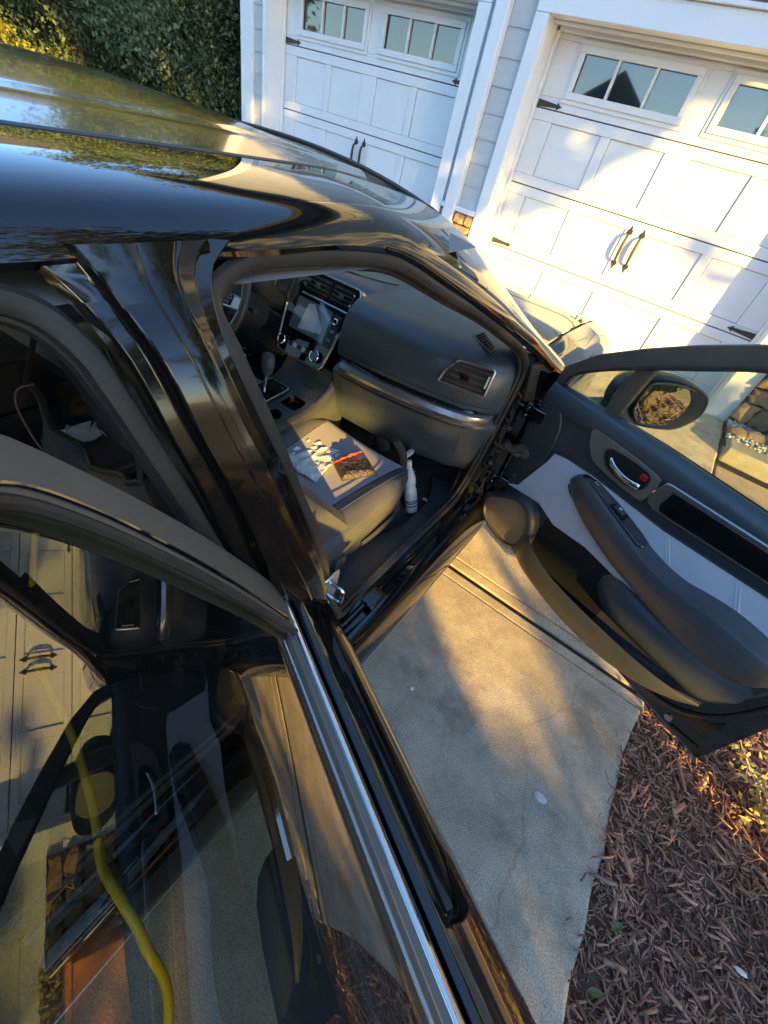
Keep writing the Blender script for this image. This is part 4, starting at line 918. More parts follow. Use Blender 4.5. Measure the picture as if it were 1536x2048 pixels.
# stitched seam and silver strip, glovebox gap
tube('dash_stitching', [(x, yf(x) - .0015, .872) for x in np.linspace(-.38, -.99, 20)], .0013, 'plastic', car, n=5)
loft('silver_strip', sminterp([[(x, yf(x) + .004, .842 - .0 * k), (x, yf(x) - .012 - a, .836), (x, yf(x) - .020 - a, .818), (x, yf(x) - .014 - a, .803), (x, yf(x) + .004, .797)] for k, (x, a) in enumerate(((-.352, .006), (-.40, .010), (-.5, .006), (-.62, .004), (-.74, .004), (-.86, .004), (-.955, .0)))], 3), 'silver', car)
loft('glovebox_lid', [[(x, yf(x) - .016, .778), (x, yf(x) - .010, .74), (x, yf(x) + .008, .66), (x, yf(x) + .016, .635)] for x in np.linspace(-.42, -.94, 10)], 'dash', car)
for z0_, in ((.783,),): tube('glovebox_gap', [(x, yf(x) - .013, z0_) for x in np.linspace(-.41, -.95, 12)], .0022, 'dark', car, n=5)
loft('shelf_blade', sminterp([[(x, yf(x) + .018, .8505), (x, yf(x) + .004 * k, .848), (x, yf(x) - .006 * k, .842), (x, yf(x) + .01, .838)] for x, k in ((-.40, .2), (-.5, 1), (-.65, 1.3), (-.8, 1), (-.93, .3))], 4), 'gloss_black', car)
def vent(name, c, t, r, m_ring='silver', nslat=4, bar=True):
    """air vent: recess, bright surround, louvres; c = four corners (bl, tl, tr, br)"""
    e = empty(name, (0, 0, 0), parent=car); bl, tl, tr, br = [Vector(p) for p in c]
    nrm = (tr - tl).cross(bl - tl).normalized()
    if nrm.y > 0: nrm = -nrm
    P = lambda u, v, o=0: (bl.lerp(br, u)).lerp(tl.lerp(tr, u), v) + nrm * o
    platew('vent_recess', [P(0, 0, .002), P(0, 1, .002), P(1, 1, .002), P(1, 0, .002)], .004, 'dark', e, bevel=0)
    corners = catmull([P(0, .0), P(-.01, .5), P(0.02, 1.0), P(.5, 1.02), P(1.0, 1.0), P(1.01, .5), P(1.0, 0), P(.5, -.02)], 6, True)
    ring = [P(0, 0, .008), P(-.02, .55, .008), P(.06, .93, .008), P(.12, 1, .008), P(.95, 1.0, .008), P(1.0, .95, .008), P(1, .05, .008), P(.97, 0, .008)]
    rr_ = []
    for i in range(8):
        a, b = ring[i], ring[(i + 1) % 8]; rr_ += [a.lerp(b, q) for q in (.05, .5, .95)]
    tube('vent_surround', rr_, r, m_ring, e, n=6, closed=True)
    for k in range(nslat):
        v = (k + .7) / (nslat + .4); o = obox('louvre', P(.47, v, .006), ((br - bl).length * .86, .010, .004), (-.5, 0, math.atan2((br - bl).y, (br - bl).x)), 'plastic', e, bevel=.001)
    if bar: obox('vent_tab', P(.45, .48, .013), (.030, .012, .026), (0, 0, math.atan2((br - bl).y, (br - bl).x)), 'gloss_black', e, bevel=.003)
    tube('vent_wheel', [P(.93, .3, .008), P(.93, .75, .008)], .004, 'ivory' if name != 'centre_vent' else 'chrome', e, n=6)
    return e
vent('side_vent', ((-.560, 1.338, .925), (-.535, 1.368, 1.008), (-.397, 1.410, 1.018), (-.395, 1.392, .922)), .01, .0042)
platew('defroster_vent', [(-.555, 1.500, 1.060), (-.552, 1.585, 1.060), (-.450, 1.482, 1.060), (-.440, 1.425, 1.058)], .004, 'plastic', bevel=.003)
g = G()
for k in range(7):
    t = (k + .5) / 7; a = Vector((-.548, 1.51, 1.064)).lerp(Vector((-.447, 1.432, 1.063)), t); b = Vector((-.546, 1.572, 1.064)).lerp(Vector((-.453, 1.477, 1.064)), t); g.add(*tubev([a, b], .0035, 4))
mk('defroster_slots', g.v, g.f, 'dark', car)
sp = [(CX - .10 + .165 * math.cos(t) + .03, 1.645 + .062 * math.sin(t) - .045 * math.cos(t) * -1, 1.0615) for t in np.linspace(0, 2 * math.pi, 29)[:-1]]
platew('dash_speaker_grille', sp, .003, 'trim_black', bevel=.001)
# centre stack on a plane leaning away from the driver
def ST(x, z, o=0): return (x, 1.272 + (z - .74) * .484 - o * .9, z + o * .436)
def stplate(name, outl, o, th, m, parent=car, **k): return platew(name, [ST(a, b, o) for a, b in outl], th, m, parent, **k)
stk = empty('centre_stack', (0, .38, .74), parent=car)
big = [(-1.315, .775), (-1.30, .752), (-1.23, .745), (-1.06, .752), (-1.048, .77), (-1.005, 1.045), (-1.02, 1.062), (-1.275, 1.058), (-1.30, 1.04), (-1.335, .965)]
stplate('stack_body', big, .004, .06, 'gloss_black', stk, bevel=.004)
tube('silver_frame', [ST(a, b, .006) for a, b in [(-1.31, .78), (-1.296, .754), (-1.23, .746), (-1.062, .753), (-1.05, .768), (-1.03, .90), (-1.008, 1.04), (-1.02, 1.058)]], .004, 'silver', stk, n=6)
tube('silver_frame', [ST(a, b, .006) for a, b in [(-1.31, .78), (-1.325, .87), (-1.34, .965), (-1.302, 1.036), (-1.27, 1.056), (-1.02, 1.058)]], .004, 'silver', stk, n=6)
tube('silver_frame', [ST(-1.275, .972, .006), ST(-1.015, .972, .006)], .0045, 'silver', stk, n=6)
# two centre vents
for xa, xb in ((-1.268, -1.148), (-1.140, -1.03)):
    stplate('vent_recess', [(xa, .985), (xa, 1.046), (xb, 1.046), (xb, .985)], .0055, .001, 'dark', stk, bevel=0)
    for k in range(4): obox('louvre', ST((xa + xb) / 2, .993 + k * .0145, .010), (xb - xa - .012, .012, .0035), (-.6, 0, 0), 'plastic', stk, bevel=.001)
    obox('vent_tab', ST((xa + xb) / 2, 1.012, .016), (.022, .012, .022), (-.45, 0, 0), 'plastic', stk, bevel=.003)
tube('vent_wheel', [ST(-1.036, .995, .010), ST(-1.034, 1.035, .010)], .0035, 'chrome', stk, n=6)
stplate('display_screen', rrect(-1.285, -1.096, .842, .957, .008), .0062, .001, 'screen', stk, bevel=0)
stplate('display_map', [(-1.235, .85), (-1.225, .945), (-1.195, .952), (-1.118, .885), (-1.120, .868), (-1.15, .862)], .0068, .0004, mat('map_graphic', (.34, .42, .50), (.42, .50, .58), scale=120, rough=.3, coat=.5), stk, bevel=0)
stplate('button_column', rrect(-1.088, -1.050, .835, .955, .006), .0065, .001, 'plastic', stk, bevel=0)
for i, z in enumerate((.905, .889, .873, .857, .843)): stplate('radio_button', rrect(-1.084, -1.060, z, z + .010, .002), .0075, .001, 'gloss_black' if i % 2 else 'plastic', stk, bevel=0)
def knob(x, z, r, h, ring='chrome'):
    c = [ST(x, z, h * .2), ST(x, z, h)]; tube('control_knob', c, r, 'gloss_black', stk, n=24, bevel=.002)
    a0 = Vector(ST(x, z, h)); U = Vector((1, 0, 0)); Vv = Vector((0, .436, .9))
    tube('knob_ring', [a0 + U * math.cos(t) * r + Vv * math.sin(t) * r for t in np.linspace(0, 2 * math.pi, 29)[:-1]], .0028, ring, stk, n=6, closed=True)
knob(-1.068, .93, .011, .014); knob(-1.283, .788, .019, .02); knob(-1.095, .790, .021, .022)
stplate('climate_strip', rrect(-1.255, -1.125, .765, .805, .006), .0085, .004, 'gloss_black', stk)
for i in range(5): stplate('climate_button', rrect(-1.248 + i * .0245, -1.228 + i * .0245, .782, .798, .002), .0095, .001, 'silver' if i in (1, 3) else 'plastic', stk, bevel=0)
stplate('climate_display', rrect(-1.235, -1.145, .812, .832, .003), .0075, .001, 'gloss_black', stk, bevel=0)
# phone mount clipped to the vent
ph = empty('phone_mount', (-1.30, 1.33, 1.0), label='black clip-on phone holder at the left end of the centre air vents', cat='phone holder')
obox('clamp_body', (-1.295, 1.315, 1.015), (.058, .034, .095), (-.45, .1, .2), 'plastic', ph, bevel=.006)
obox('clamp_jaw', (-1.328, 1.300, 1.025), (.013, .044, .085), (-.45, .1, .2), 'plastic', ph, bevel=.004)
obox('clamp_jaw', (-1.262, 1.302, .995), (.013, .040, .070), (-.45, .1, .2), 'rubber', ph, bevel=.004)
obox('clamp_foot', (-1.293, 1.305, .962), (.030, .020, .016), (-.45, .1, .2), 'rubber', ph, bevel=.004)
tube('mount_arm', catmull([(-1.29, 1.365, 1.02), (-1.27, 1.385, 1.025), (-1.25, 1.39, 1.02)], 4), .009, 'plastic', ph)

# instrument binnacle and gauges
ic = empty('instrument_cluster', (-.38, .55, .95), parent=car)
hd = [[(-1.50 + .20 * math.cos(t), y, .965 + .105 * max(-.35, math.sin(t)) * s) for t in np.linspace(-.35, math.pi + .35, 17)] for y, s in ((1.33, 1.0), (1.32, 1.06), (1.36, 1.12), (1.50, 1.02))]
loft('binnacle', hd, 'dash', ic); platew('gauge_panel', [(-1.69, 1.40, .90), (-1.69, 1.42, 1.05), (-1.31, 1.42, 1.05), (-1.31, 1.40, .90)], .01, 'gloss_black', ic)
for x in (-1.60, -1.415):
    tube('gauge_ring', [(x + .062 * math.cos(t), 1.392 + .013 * math.sin(t), .975 + .072 * math.sin(t)) for t in np.linspace(0, 2 * math.pi, 33)[:-1]], .0045, 'silver', ic, n=6, closed=True)
    tube('gauge_needle', [(x, 1.388, .975), (x - .035, 1.39, .955)], .0022, 'redlamp', ic, n=5)
platew('driver_lower_panel', [(-1.34, 1.33, .86), (-1.30, 1.31, .70), (-1.9, 1.36, .66), (-1.93, 1.37, .86)], .02, 'plastic', bevel=.008)
# steering wheel
sw = empty('steering_wheel', (-.37, .20, .93), parent=car)
nW = Vector((0, -.90, .436)); uW = Vector((0, .436, .90)); rW = Vector((1, 0, 0)); cW = Vector((-1.49, 1.10, .93))
def wp(a, b, o=0): return cW + rW * a + uW * b + nW * o
tube('wheel_rim', [wp(.182 * math.cos(t), .182 * math.sin(t)) for t in np.linspace(0, 2 * math.pi, 49)[:-1]], .0155, 'leather', sw, n=10, closed=True)
tube('rim_inlay', [wp(.168 * math.cos(t), .168 * math.sin(t), .006) for t in np.linspace(0, 2 * math.pi, 49)[:-1]], .0035, 'silver', sw, n=6, closed=True)
def wplate(name, pts, o, th, m, **k):
    P = [wp(a, b, o) for a, b in pts]; n = len(P); v = P + [p - nW * th for p in P]
    return mk(name, v, [tuple(range(n)), tuple(range(2 * n - 1, n - 1, -1))] + [(i, (i + 1) % n, n + (i + 1) % n, n + i) for i in range(n)], m, sw, **k)
wplate('airbag_cover', sm2([(-.085, .035), (-.05, .068), (.05, .068), (.085, .035), (.075, -.03), (.03, -.065), (-.03, -.065), (-.075, -.03)], 4), .022, .03, 'plastic', bevel=.012, seg=3)
for s in (1, -1):
    wplate('wheel_spoke', [(s * .07, .035), (s * .17, .03), (s * .17, -.015), (s * .07, -.03)], .008, .016, 'silver', bevel=.005)
    wplate('wheel_buttons', [(s * .085, .030), (s * .125, .028), (s * .120, -.012), (s * .088, -.016)], .014, .006, 'gloss_black', bevel=.002)
    for k in range(3): wplate('wheel_button', [(s * .09, .022 - k * .013), (s * .118, .022 - k * .013), (s * .118, .013 - k * .013), (s * .09, .013 - k * .013)], .0155, .002, 'plastic')
wplate('wheel_spoke', [(-.03, -.05), (.03, -.05), (.045, -.17), (-.045, -.17)], .004, .014, 'plastic', bevel=.004)
tube('badge_ring', [wp(.026 * math.cos(t), .016 * math.sin(t), .024) for t in np.linspace(0, 2 * math.pi, 25)[:-1]], .002, 'chrome', sw, n=5, closed=True)
for i, (a, b, s) in enumerate(((-.012, .004, .005), (.002, .006, .003), (.011, .003, .003), (.005, -.004, .003), (-.005, -.006, .003), (.013, -.005, .003))):
    wplate('badge_star', [(a + s * (1 if k % 2 == 0 else .35) * math.cos(k * math.pi / 4), b + s * (1 if k % 2 == 0 else .35) * math.sin(k * math.pi / 4)) for k in range(8)], .025, .002, 'chrome')
tube('steering_column', [wp(0, 0, -.02), wp(0, 0, -.25)], [.055, .075], 'plastic', sw, n=16)
tube('stalk', catmull([wp(.04, 0, -.06), wp(.14, .01, -.065), wp(.185, .012, -.06)], 4), [.009] * 4 + [.010, .012, .013, .013, .011], 'plastic', sw)

# ---------------------------------------------------------------- console
cn = empty('centre_console', (0, .1, .3), parent=car)
x0, x1 = -1.262, -.985
sec = [[(x1 + .012, y, zf), (x1 + .004, y, z - .10), (x1 - .004, y, z - .02), (x1 - .016, y, z), (x0 + .016, y, z), (x0 + .004, y, z - .02), (x0 - .012, y, zf)] for y, z, zf in ((.86, .60, .3), (.95, .615, .3), (1.0, .6, .3))]
for s_, xx in ((1, x1), (-1, x0)):
    loft('console_side', sminterp([[(xx + s_ * .012, y, .3), (xx + s_ * (.006 + b), y, z * .6 + .13), (xx + s_ * b, y, z - .03), (xx - s_ * .003, y, z - .008), (xx - s_ * .014, y, z)] for y, z, b in ((.30, .655, 0), (.86, .655, 0), (1.02, .628, .0), (1.15, .640, .0), (1.24, .675, .006), (1.30, .74, .012), (1.36, .80, .012))], 4), 'plastic', cn)
def ctop(y): return float(np.interp(y, [.86, 1.02, 1.15, 1.24, 1.30], [.655, .628, .640, .675, .74]))
def hplate(name, outer, inner, m, parent, dz=0, th=.02, n=40):
    O = resample([(a, b, 0) for a, b in outer], n); I = resample([(a, b, 0) for a, b in inner], n)
    k0 = min(range(n), key=lambda k: (I[k] - O[0]).length); I = I[k0:] + I[:k0]
    secs = [[(o.x, o.y, ctop(o.y) + dz), (i.x, i.y, ctop(i.y) + dz), (i.x, i.y, ctop(i.y) + dz - th), (o.x, o.y, ctop(o.y) + dz - th)] for o, i in zip(O, I)]
    return loft(name, secs, m, parent, close_sec=True, close_path=True, smooth=False)
# top: cup holder tile, square bin tile, shifter tile
hplate('console_top', [(-1.125, .955), (-1.0, .955), (-1.0, 1.085), (-1.125, 1.085)][::1], circ(-1.062, 1.022, .042), 'plastic', cn)
tube('cup_rim', [(a, b, ctop(b) + .002) for a, b in circ(-1.062, 1.022, .043)], .0025, 'plastic', cn, closed=True, n=6)
loft('cup_well', [[(a, b, z) for a, b in circ(-1.062, 1.022, r)] for r, z in ((.042, .63), (.040, .56), (.038, .55), (.001, .55))], 'dark', cn, close_sec=True)
hplate('console_top', [(-1.125, 1.087), (-1.0, 1.087), (-1.0, 1.20), (-1.125, 1.20)], rrect(-1.105, -1.022, 1.105, 1.180, .01), 'plastic', cn)
loft('bin_well', [[(a, b, ctop(b) - q) for a, b in rrect(-1.105, -1.022, 1.105, 1.180, .01)] for q in (.003, .05)] + [[(a, b, .58) for a, b in rrect(-1.07, -1.06, 1.14, 1.15, .003)]], 'dark', cn, close_sec=True)
loft('console_top', [[(-1.248, y, ctop(y) - .002), (-1.127, y, ctop(y) - .002)] for y in (.86, .95, 1.02, 1.1, 1.2, 1.24)], 'plastic', cn)
loft('console_top', [[(-1.125, y, ctop(y) - .003), (-1.0, y, ctop(y) - .003)] for y in (.86, .9, .953)], 'plastic', cn)
loft('tray_lid', [[(-1.248, y, z), (-1.0, y, z)] for y, z in ((1.202, .660), (1.25, .685), (1.29, .735), (1.30, .76))], 'plastic', cn, bevel=0)
tube('tray_handle', [(-1.10, 1.238, .685), (-1.045, 1.238, .685)], .003, 'chrome', cn, n=6)
tube('shift_frame', [(a, b, ctop(b) + .003) for a, b in rrect(-1.245, -1.135, 1.0, 1.19, .012)], .0035, 'silver', cn, closed=True, n=6)
platew('shift_plate', [(-1.242, 1.003, ctop(1.003) + .002), (-1.242, 1.187, ctop(1.187) + .004), (-1.138, 1.187, ctop(1.187) + .004), (-1.138, 1.003, ctop(1.003) + .002)], .003, 'gloss_black', cn)
for i in range(4): platew('gear_mark', [(-1.150, 1.03 + i * .03, .641 + i * .002), (-1.150, 1.036 + i * .03, .641 + i * .002), (-1.143, 1.036 + i * .03, .641 + i * .002), (-1.143, 1.03 + i * .03, .641 + i * .002)], .001, 'ivory', cn)
tube('shift_lever', [(-1.19, 1.10, .64), (-1.19, 1.112, .72)], .007, 'chrome', cn)
kb = [[(-1.19 + r * 1.0 * math.cos(t), 1.115 + dy + r * .85 * math.sin(t), z) for t in np.linspace(0, 2 * math.pi, 17)[:-1]] for r, z, dy in ((.012, .712, 0), (.020, .722, 0), (.027, .745, .002), (.030, .77, .004), (.026, .792, .006), (.015, .803, .007), (.002, .805, .007))]
loft('shift_knob', sminterp(kb, 2), 'leather', cn, close_sec=True)
box('armrest_lid', (-1.245, -1.0, .32, .855, .66, .715), 'leather', cn, bevel=.018, seg=4)
tube('buckle', [(-.972, .72, .48), (-.968, .74, .60)], .012, 'plastic', cn)
# footwell pieces
loft('kick_panel', [[(-.40, y, z) for y in (1.50, 1.65, 1.9)] for z in (.36, .55, .75)], 'carpet', car)
tube('hvac_duct', catmull([(-.93, 1.55, .60), (-.86, 1.5, .52), (-.80, 1.52, .40)], 5), .035, 'plastic', car)
tube('cowl_hose', catmull([(-.62, 1.26, .66), (-.58, 1.28, .60), (-.565, 1.29, .50)], 5), .016, 'carpet', car)

# ---------------------------------------------------------------- loose things in the car
def crumple(pts, n, amp, seed, name, m, label, cat, th=.0015):
    """crumpled sheet spanning a quadrilateral"""
    a, b, c, d = [Vector(p) for p in pts]; r = random.Random(seed); V = []; F = []
    for j in range(n + 1):
        for i in range(n + 1):
            p = a.lerp(b, i / n).lerp(d.lerp(c, i / n), j / n); s_ = 5.0 / n; q = abs(noise.noise(Vector((i * s_ + seed, j * s_, 0)))) * amp * 1.5 + abs(noise.noise(Vector((i * s_ * 2.1, j * s_ * 1.9 + seed, 3)))) * amp * .5
            e = noise.noise(Vector((i * s_ * 1.2, j * s_ * 1.2 + 9, seed))) * amp * .8
            V.append(p + Vector((e * .8, e * .5, abs(q))))
    for j in range(n):
        for i in range(n): k = j * (n + 1) + i; F.append((k, k + 1, k + n + 2, k + n + 1))
    o = mk(name, V, F, m, smooth=True, angle=34); so_ = o.modifiers.new('thick', 'SOLIDIFY'); so_.thickness = th
    return tag(o, label, cat)
crumple([(-.905, .90, .565), (-.715, .915, .565), (-.775, 1.13, .568), (-.905, 1.09, .568)], 26, .014, 3, 'crumpled_wrapper', 'paper', 'crumpled pale paper wrapper lying on the passenger seat', 'wrapper')
br = empty('black_block', (-.665, 1.07, .57), label='flat rectangular black shaggy block lying on the passenger seat', cat='block')
bc = Vector((-.665, 1.08, .583)); ux = Vector((.5, .87, .02)).normalized(); uy = Vector((-.87, .5, 0))
V = []; F = []; n = 22
for j in range(n + 1):
    for i in range(n + 1):
        u, v = i / n - .5, j / n - .5; e = min(1, 8 * (.5 - abs(u)), 8 * (.5 - abs(v)))
        V.append(bc + ux * u * .142 + uy * v * .098 + Vector((0, 0, .014 * e + .006 * noise.noise(Vector((i * .9, j * .9, 1)))* e)))
for j in range(n):
    for i in range(n): k = j * (n + 1) + i; F.append((k, k + 1, k + n + 2, k + n + 1))
mk('shaggy_top', V, F, 'brush', br)
v, f = boxv(-.071, .071, -.049, .049, -.016, 0); mt = Matrix(((ux.x, uy.x, 0, bc.x), (ux.y, uy.y, 0, bc.y), (ux.z, uy.z, 1, bc.z), (0, 0, 0, 1)))
mk('block_base', [mt @ Vector(p) for p in v], f, 'brush', br, bevel=.003)
crumple([(-.745, 1.035, .575), (-.725, 1.045, .597), (-.70, 1.165, .60), (-.725, 1.165, .575)], 8, .012, 8, 'red_strap', 'red', 'bright orange red cloth strip tucked against the black block on the seat', 'strap', .003)
# spray bottle hanging at the front corner of the seat
sb = empty('spray_bottle', (-.487, 1.335, .32), label='white spray bottle leaning in front of the corner of the passenger seat', cat='spray bottle')
def turn(prof, base, axis, n=20):
    ax = Vector(axis).normalized(); u = ax.orthogonal().normalized(); w = ax.cross(u)
    return [[Vector(base) + ax * h + (u * math.cos(t) + w * math.sin(t)) * r for t in np.linspace(0, 2 * math.pi, n + 1)[:-1]] for r, h in prof]
bb, bx_ = (-.487, 1.335, .325), (-.36, .0, .93)
loft('bottle_body', sminterp(turn([(.002, 0), (.024, .001), (.028, .01), (.028, .10), (.023, .12), (.027, .14), (.026, .17), (.016, .205), (.010, .22)], bb, bx_), 2), 'bottle', sb, close_sec=True)
for h in (.03, .045, .055): loft('label_stripe', turn([(.0286, h), (.0286, h + .005)], bb, bx_), 'gloss_black', sb, close_sec=True)
loft('collar', turn([(.010, .218), (.014, .22), (.014, .242), (.009, .245), (.002, .246)], bb, bx_), 'ivory', sb, close_sec=True)
hb = Vector(bb) + Vector(bx_).normalized() * .268
obox('spray_head', hb + Vector((.0, .0, .008)), (.020, .075, .022), (-.15, 0, .1), 'bottle', sb, bevel=.005)
tube('spray_nozzle', [hb + Vector((0, -.04, .02)), hb + Vector((0, -.055, .022))], .008, 'bottle', sb, n=10)
tube('trigger', catmull([hb + Vector((0, -.018, -.005)), hb + Vector((-.004, -.035, -.02)), hb + Vector((-.006, -.045, -.045))], 3), .005, 'ivory', sb)
for i, (p, lb) in enumerate((((-.475, 1.44, .332), 'small white paper scrap on the front passenger floor, the larger'), ((-.43, 1.53, .335), 'tiny white scrap on the front passenger floor, nearest the door hinge'))):
    s = .018 if i == 0 else .009; p = Vector(p); crumple([p + Vector((-s, -s * .5, 0)), p + Vector((s, -s * .4, 0)), p + Vector((s, s * .5, 0)), p + Vector((-s, s * .6, 0))], 5, .01, 5 + i, 'paper_scrap', 'skyblue', lb, 'paper')
p = Vector((-1.16, .40, .722)); crumple([p + Vector((-.05, -.05, 0)), p + Vector((.045, -.04, 0)), p + Vector((.03, .05, 0)), p + Vector((-.04, .04, 0))], 8, .035, 2, 'crumpled_tissue', 'skyblue', 'white crumpled tissue on the console armrest between the front seats, the upper one', 'tissue')
p = Vector((-.93, .34, .70)); crumple([p + Vector((-.025, -.02, 0)), p + Vector((.02, -.02, 0)), p + Vector((.015, .02, 0)), p + Vector((-.02, .02, 0))], 6, .025, 6, 'crumpled_tissue', 'skyblue', 'small white tissue scrap behind the passenger seat, the lower one', 'tissue')
# organiser bag hanging behind the passenger seat
og = empty('hanging_bag', (-.76, .28, .72), label='black mesh bag hanging from the back of the passenger seat', cat='bag')
M['mesh_bag'] = mat('mesh_bag_cloth', (.03, .03, .032), (.10, .095, .085), scale=420, rough=.75, bump=.8, bscale=600, bdist=.002)
bg_ = []
for t in np.linspace(0, 1, 12):
    z = 1.04 - .34 * t; row = []
    for u in np.linspace(-1, 1, 13):
        sag = .07 * math.sin(math.pi * t) * (1 - u * u) + .01 * math.sin(u * 9 + t * 5); row.append((-.745 + .19 * u * (1 - .12 * t), .285 - .03 + (.40 - z * .38) * .15 - sag, z - .07 * (1 - u * u) * (1 - t)))
    bg_.append(row)
o = loft('bag_body', bg_, 'mesh_bag', og); so_ = o.modifiers.new('thick', 'SOLIDIFY'); so_.thickness = .004
tube('bag_rim', [bg_[0][k] for k in range(13)], .006, 'rubber', og); tube('bag_hem', [bg_[-1][k] for k in range(13)], .005, 'rubber', og)
tube('bag_strap', catmull([bg_[0][0], (-.90, .27, 1.10), (-.86, .285, 1.17), (-.82, .30, 1.20)], 5), .005, 'rubber', og)
tube('bag_strap', catmull([bg_[0][12], (-.58, .27, 1.10), (-.63, .285, 1.18), (-.68, .30, 1.20)], 5), .005, 'rubber', og)
tube('loose_cord', catmull([(-.90, .26, 1.05), (-.98, .25, 1.0), (-1.02, .25, .93), (-.97, .25, .86), (-.92, .27, .88)], 6), .002, 'pink', og, n=5)
crumple([(-.70, .20, .905), (-.60, .215, .90), (-.585, .24, .86), (-.66, .22, .85)], 8, .02, 4, 'green_wrapper', 'green', 'shiny green plastic wrapper poking out of the hanging bag', 'wrapper')
crumple([(-.60, .285, .80), (-.47, .31, .78), (-.47, .35, .70), (-.58, .33, .71)], 8, .02, 9, 'pink_cloth', 'pink', 'dull pink cloth low behind the passenger seat by the door pillar', 'cloth')

# ---------------------------------------------------------------- front door, standing open
HF = (-.2, 1.65, 0); aF = math.atan2(-.436, .9)
fd = empty('front_door', (HF[0] - CX, HF[1] - .9, 0), aF, parent=car)
# outer skin (local x along the door, y outwards)
def skin(u, s=1.0): return [(u, .000, .972), (u, .030, .968), (u, .060, .930), (u, .092, .875), (u, .108, .79), (u, .106, .62), (u, .10, .46), (u, .09, .34), (u, .070, .27), (u, .045, .245), (u, .010, .250), (u, .0, .262)]
loft('door_skin', [skin(u) for u in np.linspace(.0, 1.145, 16)], 'paint', fd, local=True)
ib = [(0, .262), (1.145, .262), (1.147, .60), (1.13, .972), (0, .972)]
plate('inner_shell', ib, .004, -.004, 'paint', fd, bevel=.002)
mk('door_edge', [(1.145, 0, .262), (1.145, .06, .255), (1.147, .108, .6), (1.14, .09, .875), (1.13, .02, .972), (1.13, 0, .972), (1.147, 0, .6)], [tuple(range(7))], 'paint', fd, local=True, smooth=False)
mk('front_edge', [(0, 0, .262), (0, .06, .255), (0, .108, .6), (0, .09, .875), (0, .02, .972), (0, 0, .972)], [tuple(range(6))], 'paint', fd, local=True, smooth=False)
tube('hem_flange', [(u, .004, .254) for u in (0, .3, .8, 1.143)], .005, 'paint', fd, n=6, local=True)
tube('lower_seal', catmull([(.05, -.006, .30), (.5, -.007, .285), (.9, -.007, .30), (1.05, -.007, .40), (1.11, -.007, .62), (1.11, -.006, .9)], 6), .008, 'rubber', fd, n=8, local=True)
plate('service_hole', [(1.00, .33), (1.085, .345), (1.105, .42), (1.095, .45), (1.075, .40), (1.02, .385)], -.0042, -.0062, 'dark', fd, bevel=0)
tube('drain_plug', [(1.012, -.004, .292), (1.012, -.012, .292)], .012, 'dullchrome', fd, n=12, local=True)
mk('shell_crease', [(1.03, -.0045, .275), (1.12, -.0045, .30), (1.12, -.010, .303), (1.03, -.010, .278)], [(0, 1, 2, 3)], 'paint', fd, local=True)
# inner trim panel
T0 = [(-.02, .985), (.2, 1.0), (.45, 1.017), (.76, 1.022), (1.09, 1.01), (1.11, .9), (1.105, .76), (1.085, .70), (1.06, .58), (1.02, .47), (.97, .405), (.87, .325), (.77, .275), (.6, .262), (.3, .275), (.08, .30), (-.01, .34), (-.035, .45), (-.025, .60), (-.005, .80)]
plate('inner_trim_panel', sm2(T0, 3), -.005, -.047, 'plastic', fd, bevel=.012, seg=3)
loft('belt_ledge', [[(u, -.02, z + .016), (u, -.035, z + .018), (u, -.052, z + .008), (u, -.062, z - .02), (u, -.060, z - .055), (u, -.05, z - .075)] for u, z in ((-.01, .985), (.06, .990), (.2, 1.0), (.45, 1.012), (.76, 1.016), (1.08, 1.005))], 'dash', fd, local=True)
tube('belt_seal', [(u, -.014, z) for u, z in ((-.02, .99), (.2, 1.008), (.45, 1.022), (.76, 1.028), (1.1, 1.015))], .008, 'rubber', fd, n=6, local=True)
INS = [(.012, .53), (.07, .565), (.13, .735), (.143, .79), (.20, .806), (.318, .820), (.60, .832), (.887, .872), (1.09, .90), (1.095, .72), (1.0, .64), (.72, .58), (.45, .58), (.30, .55), (.2, .575), (.10, .55)]
plate('cloth_insert', INS, -.046, -.0565, 'insert', fd, bevel=.005, seg=3)
for ua, za, ub, zb in ((.40, .818, .43, .70), (.611, .83, .70, .70), (.823, .855, .91, .71), (1.02, .885, 1.06, .76)):
    for o in (0, .012): tube('stitch_line', [(ua + o, -.0572, za - .004), ((ua + ub) / 2 + o + .006, -.0575, (za + zb) / 2), (ub + o, -.0572, zb)], 0.0012, 'insert', fd, n=5, local=True)
tube('insert_piping', [(a, -.056, b + .001) for a, b in INS[2:9]], .004, 'plastic', fd, n=6, local=True)
plate('front_corner_panel', sm2([(-.02, .62), (.03, .60), (.115, .705), (.125, .78), (.10, .90), (.02, .96), (-.015, .93)], 3), -.046, -.056, 'plastic', fd, bevel=.006)
plate('lock_button_cap', circ(.03, .70, .022, 16), -.056, -.060, 'trim_black', fd, bevel=.003)
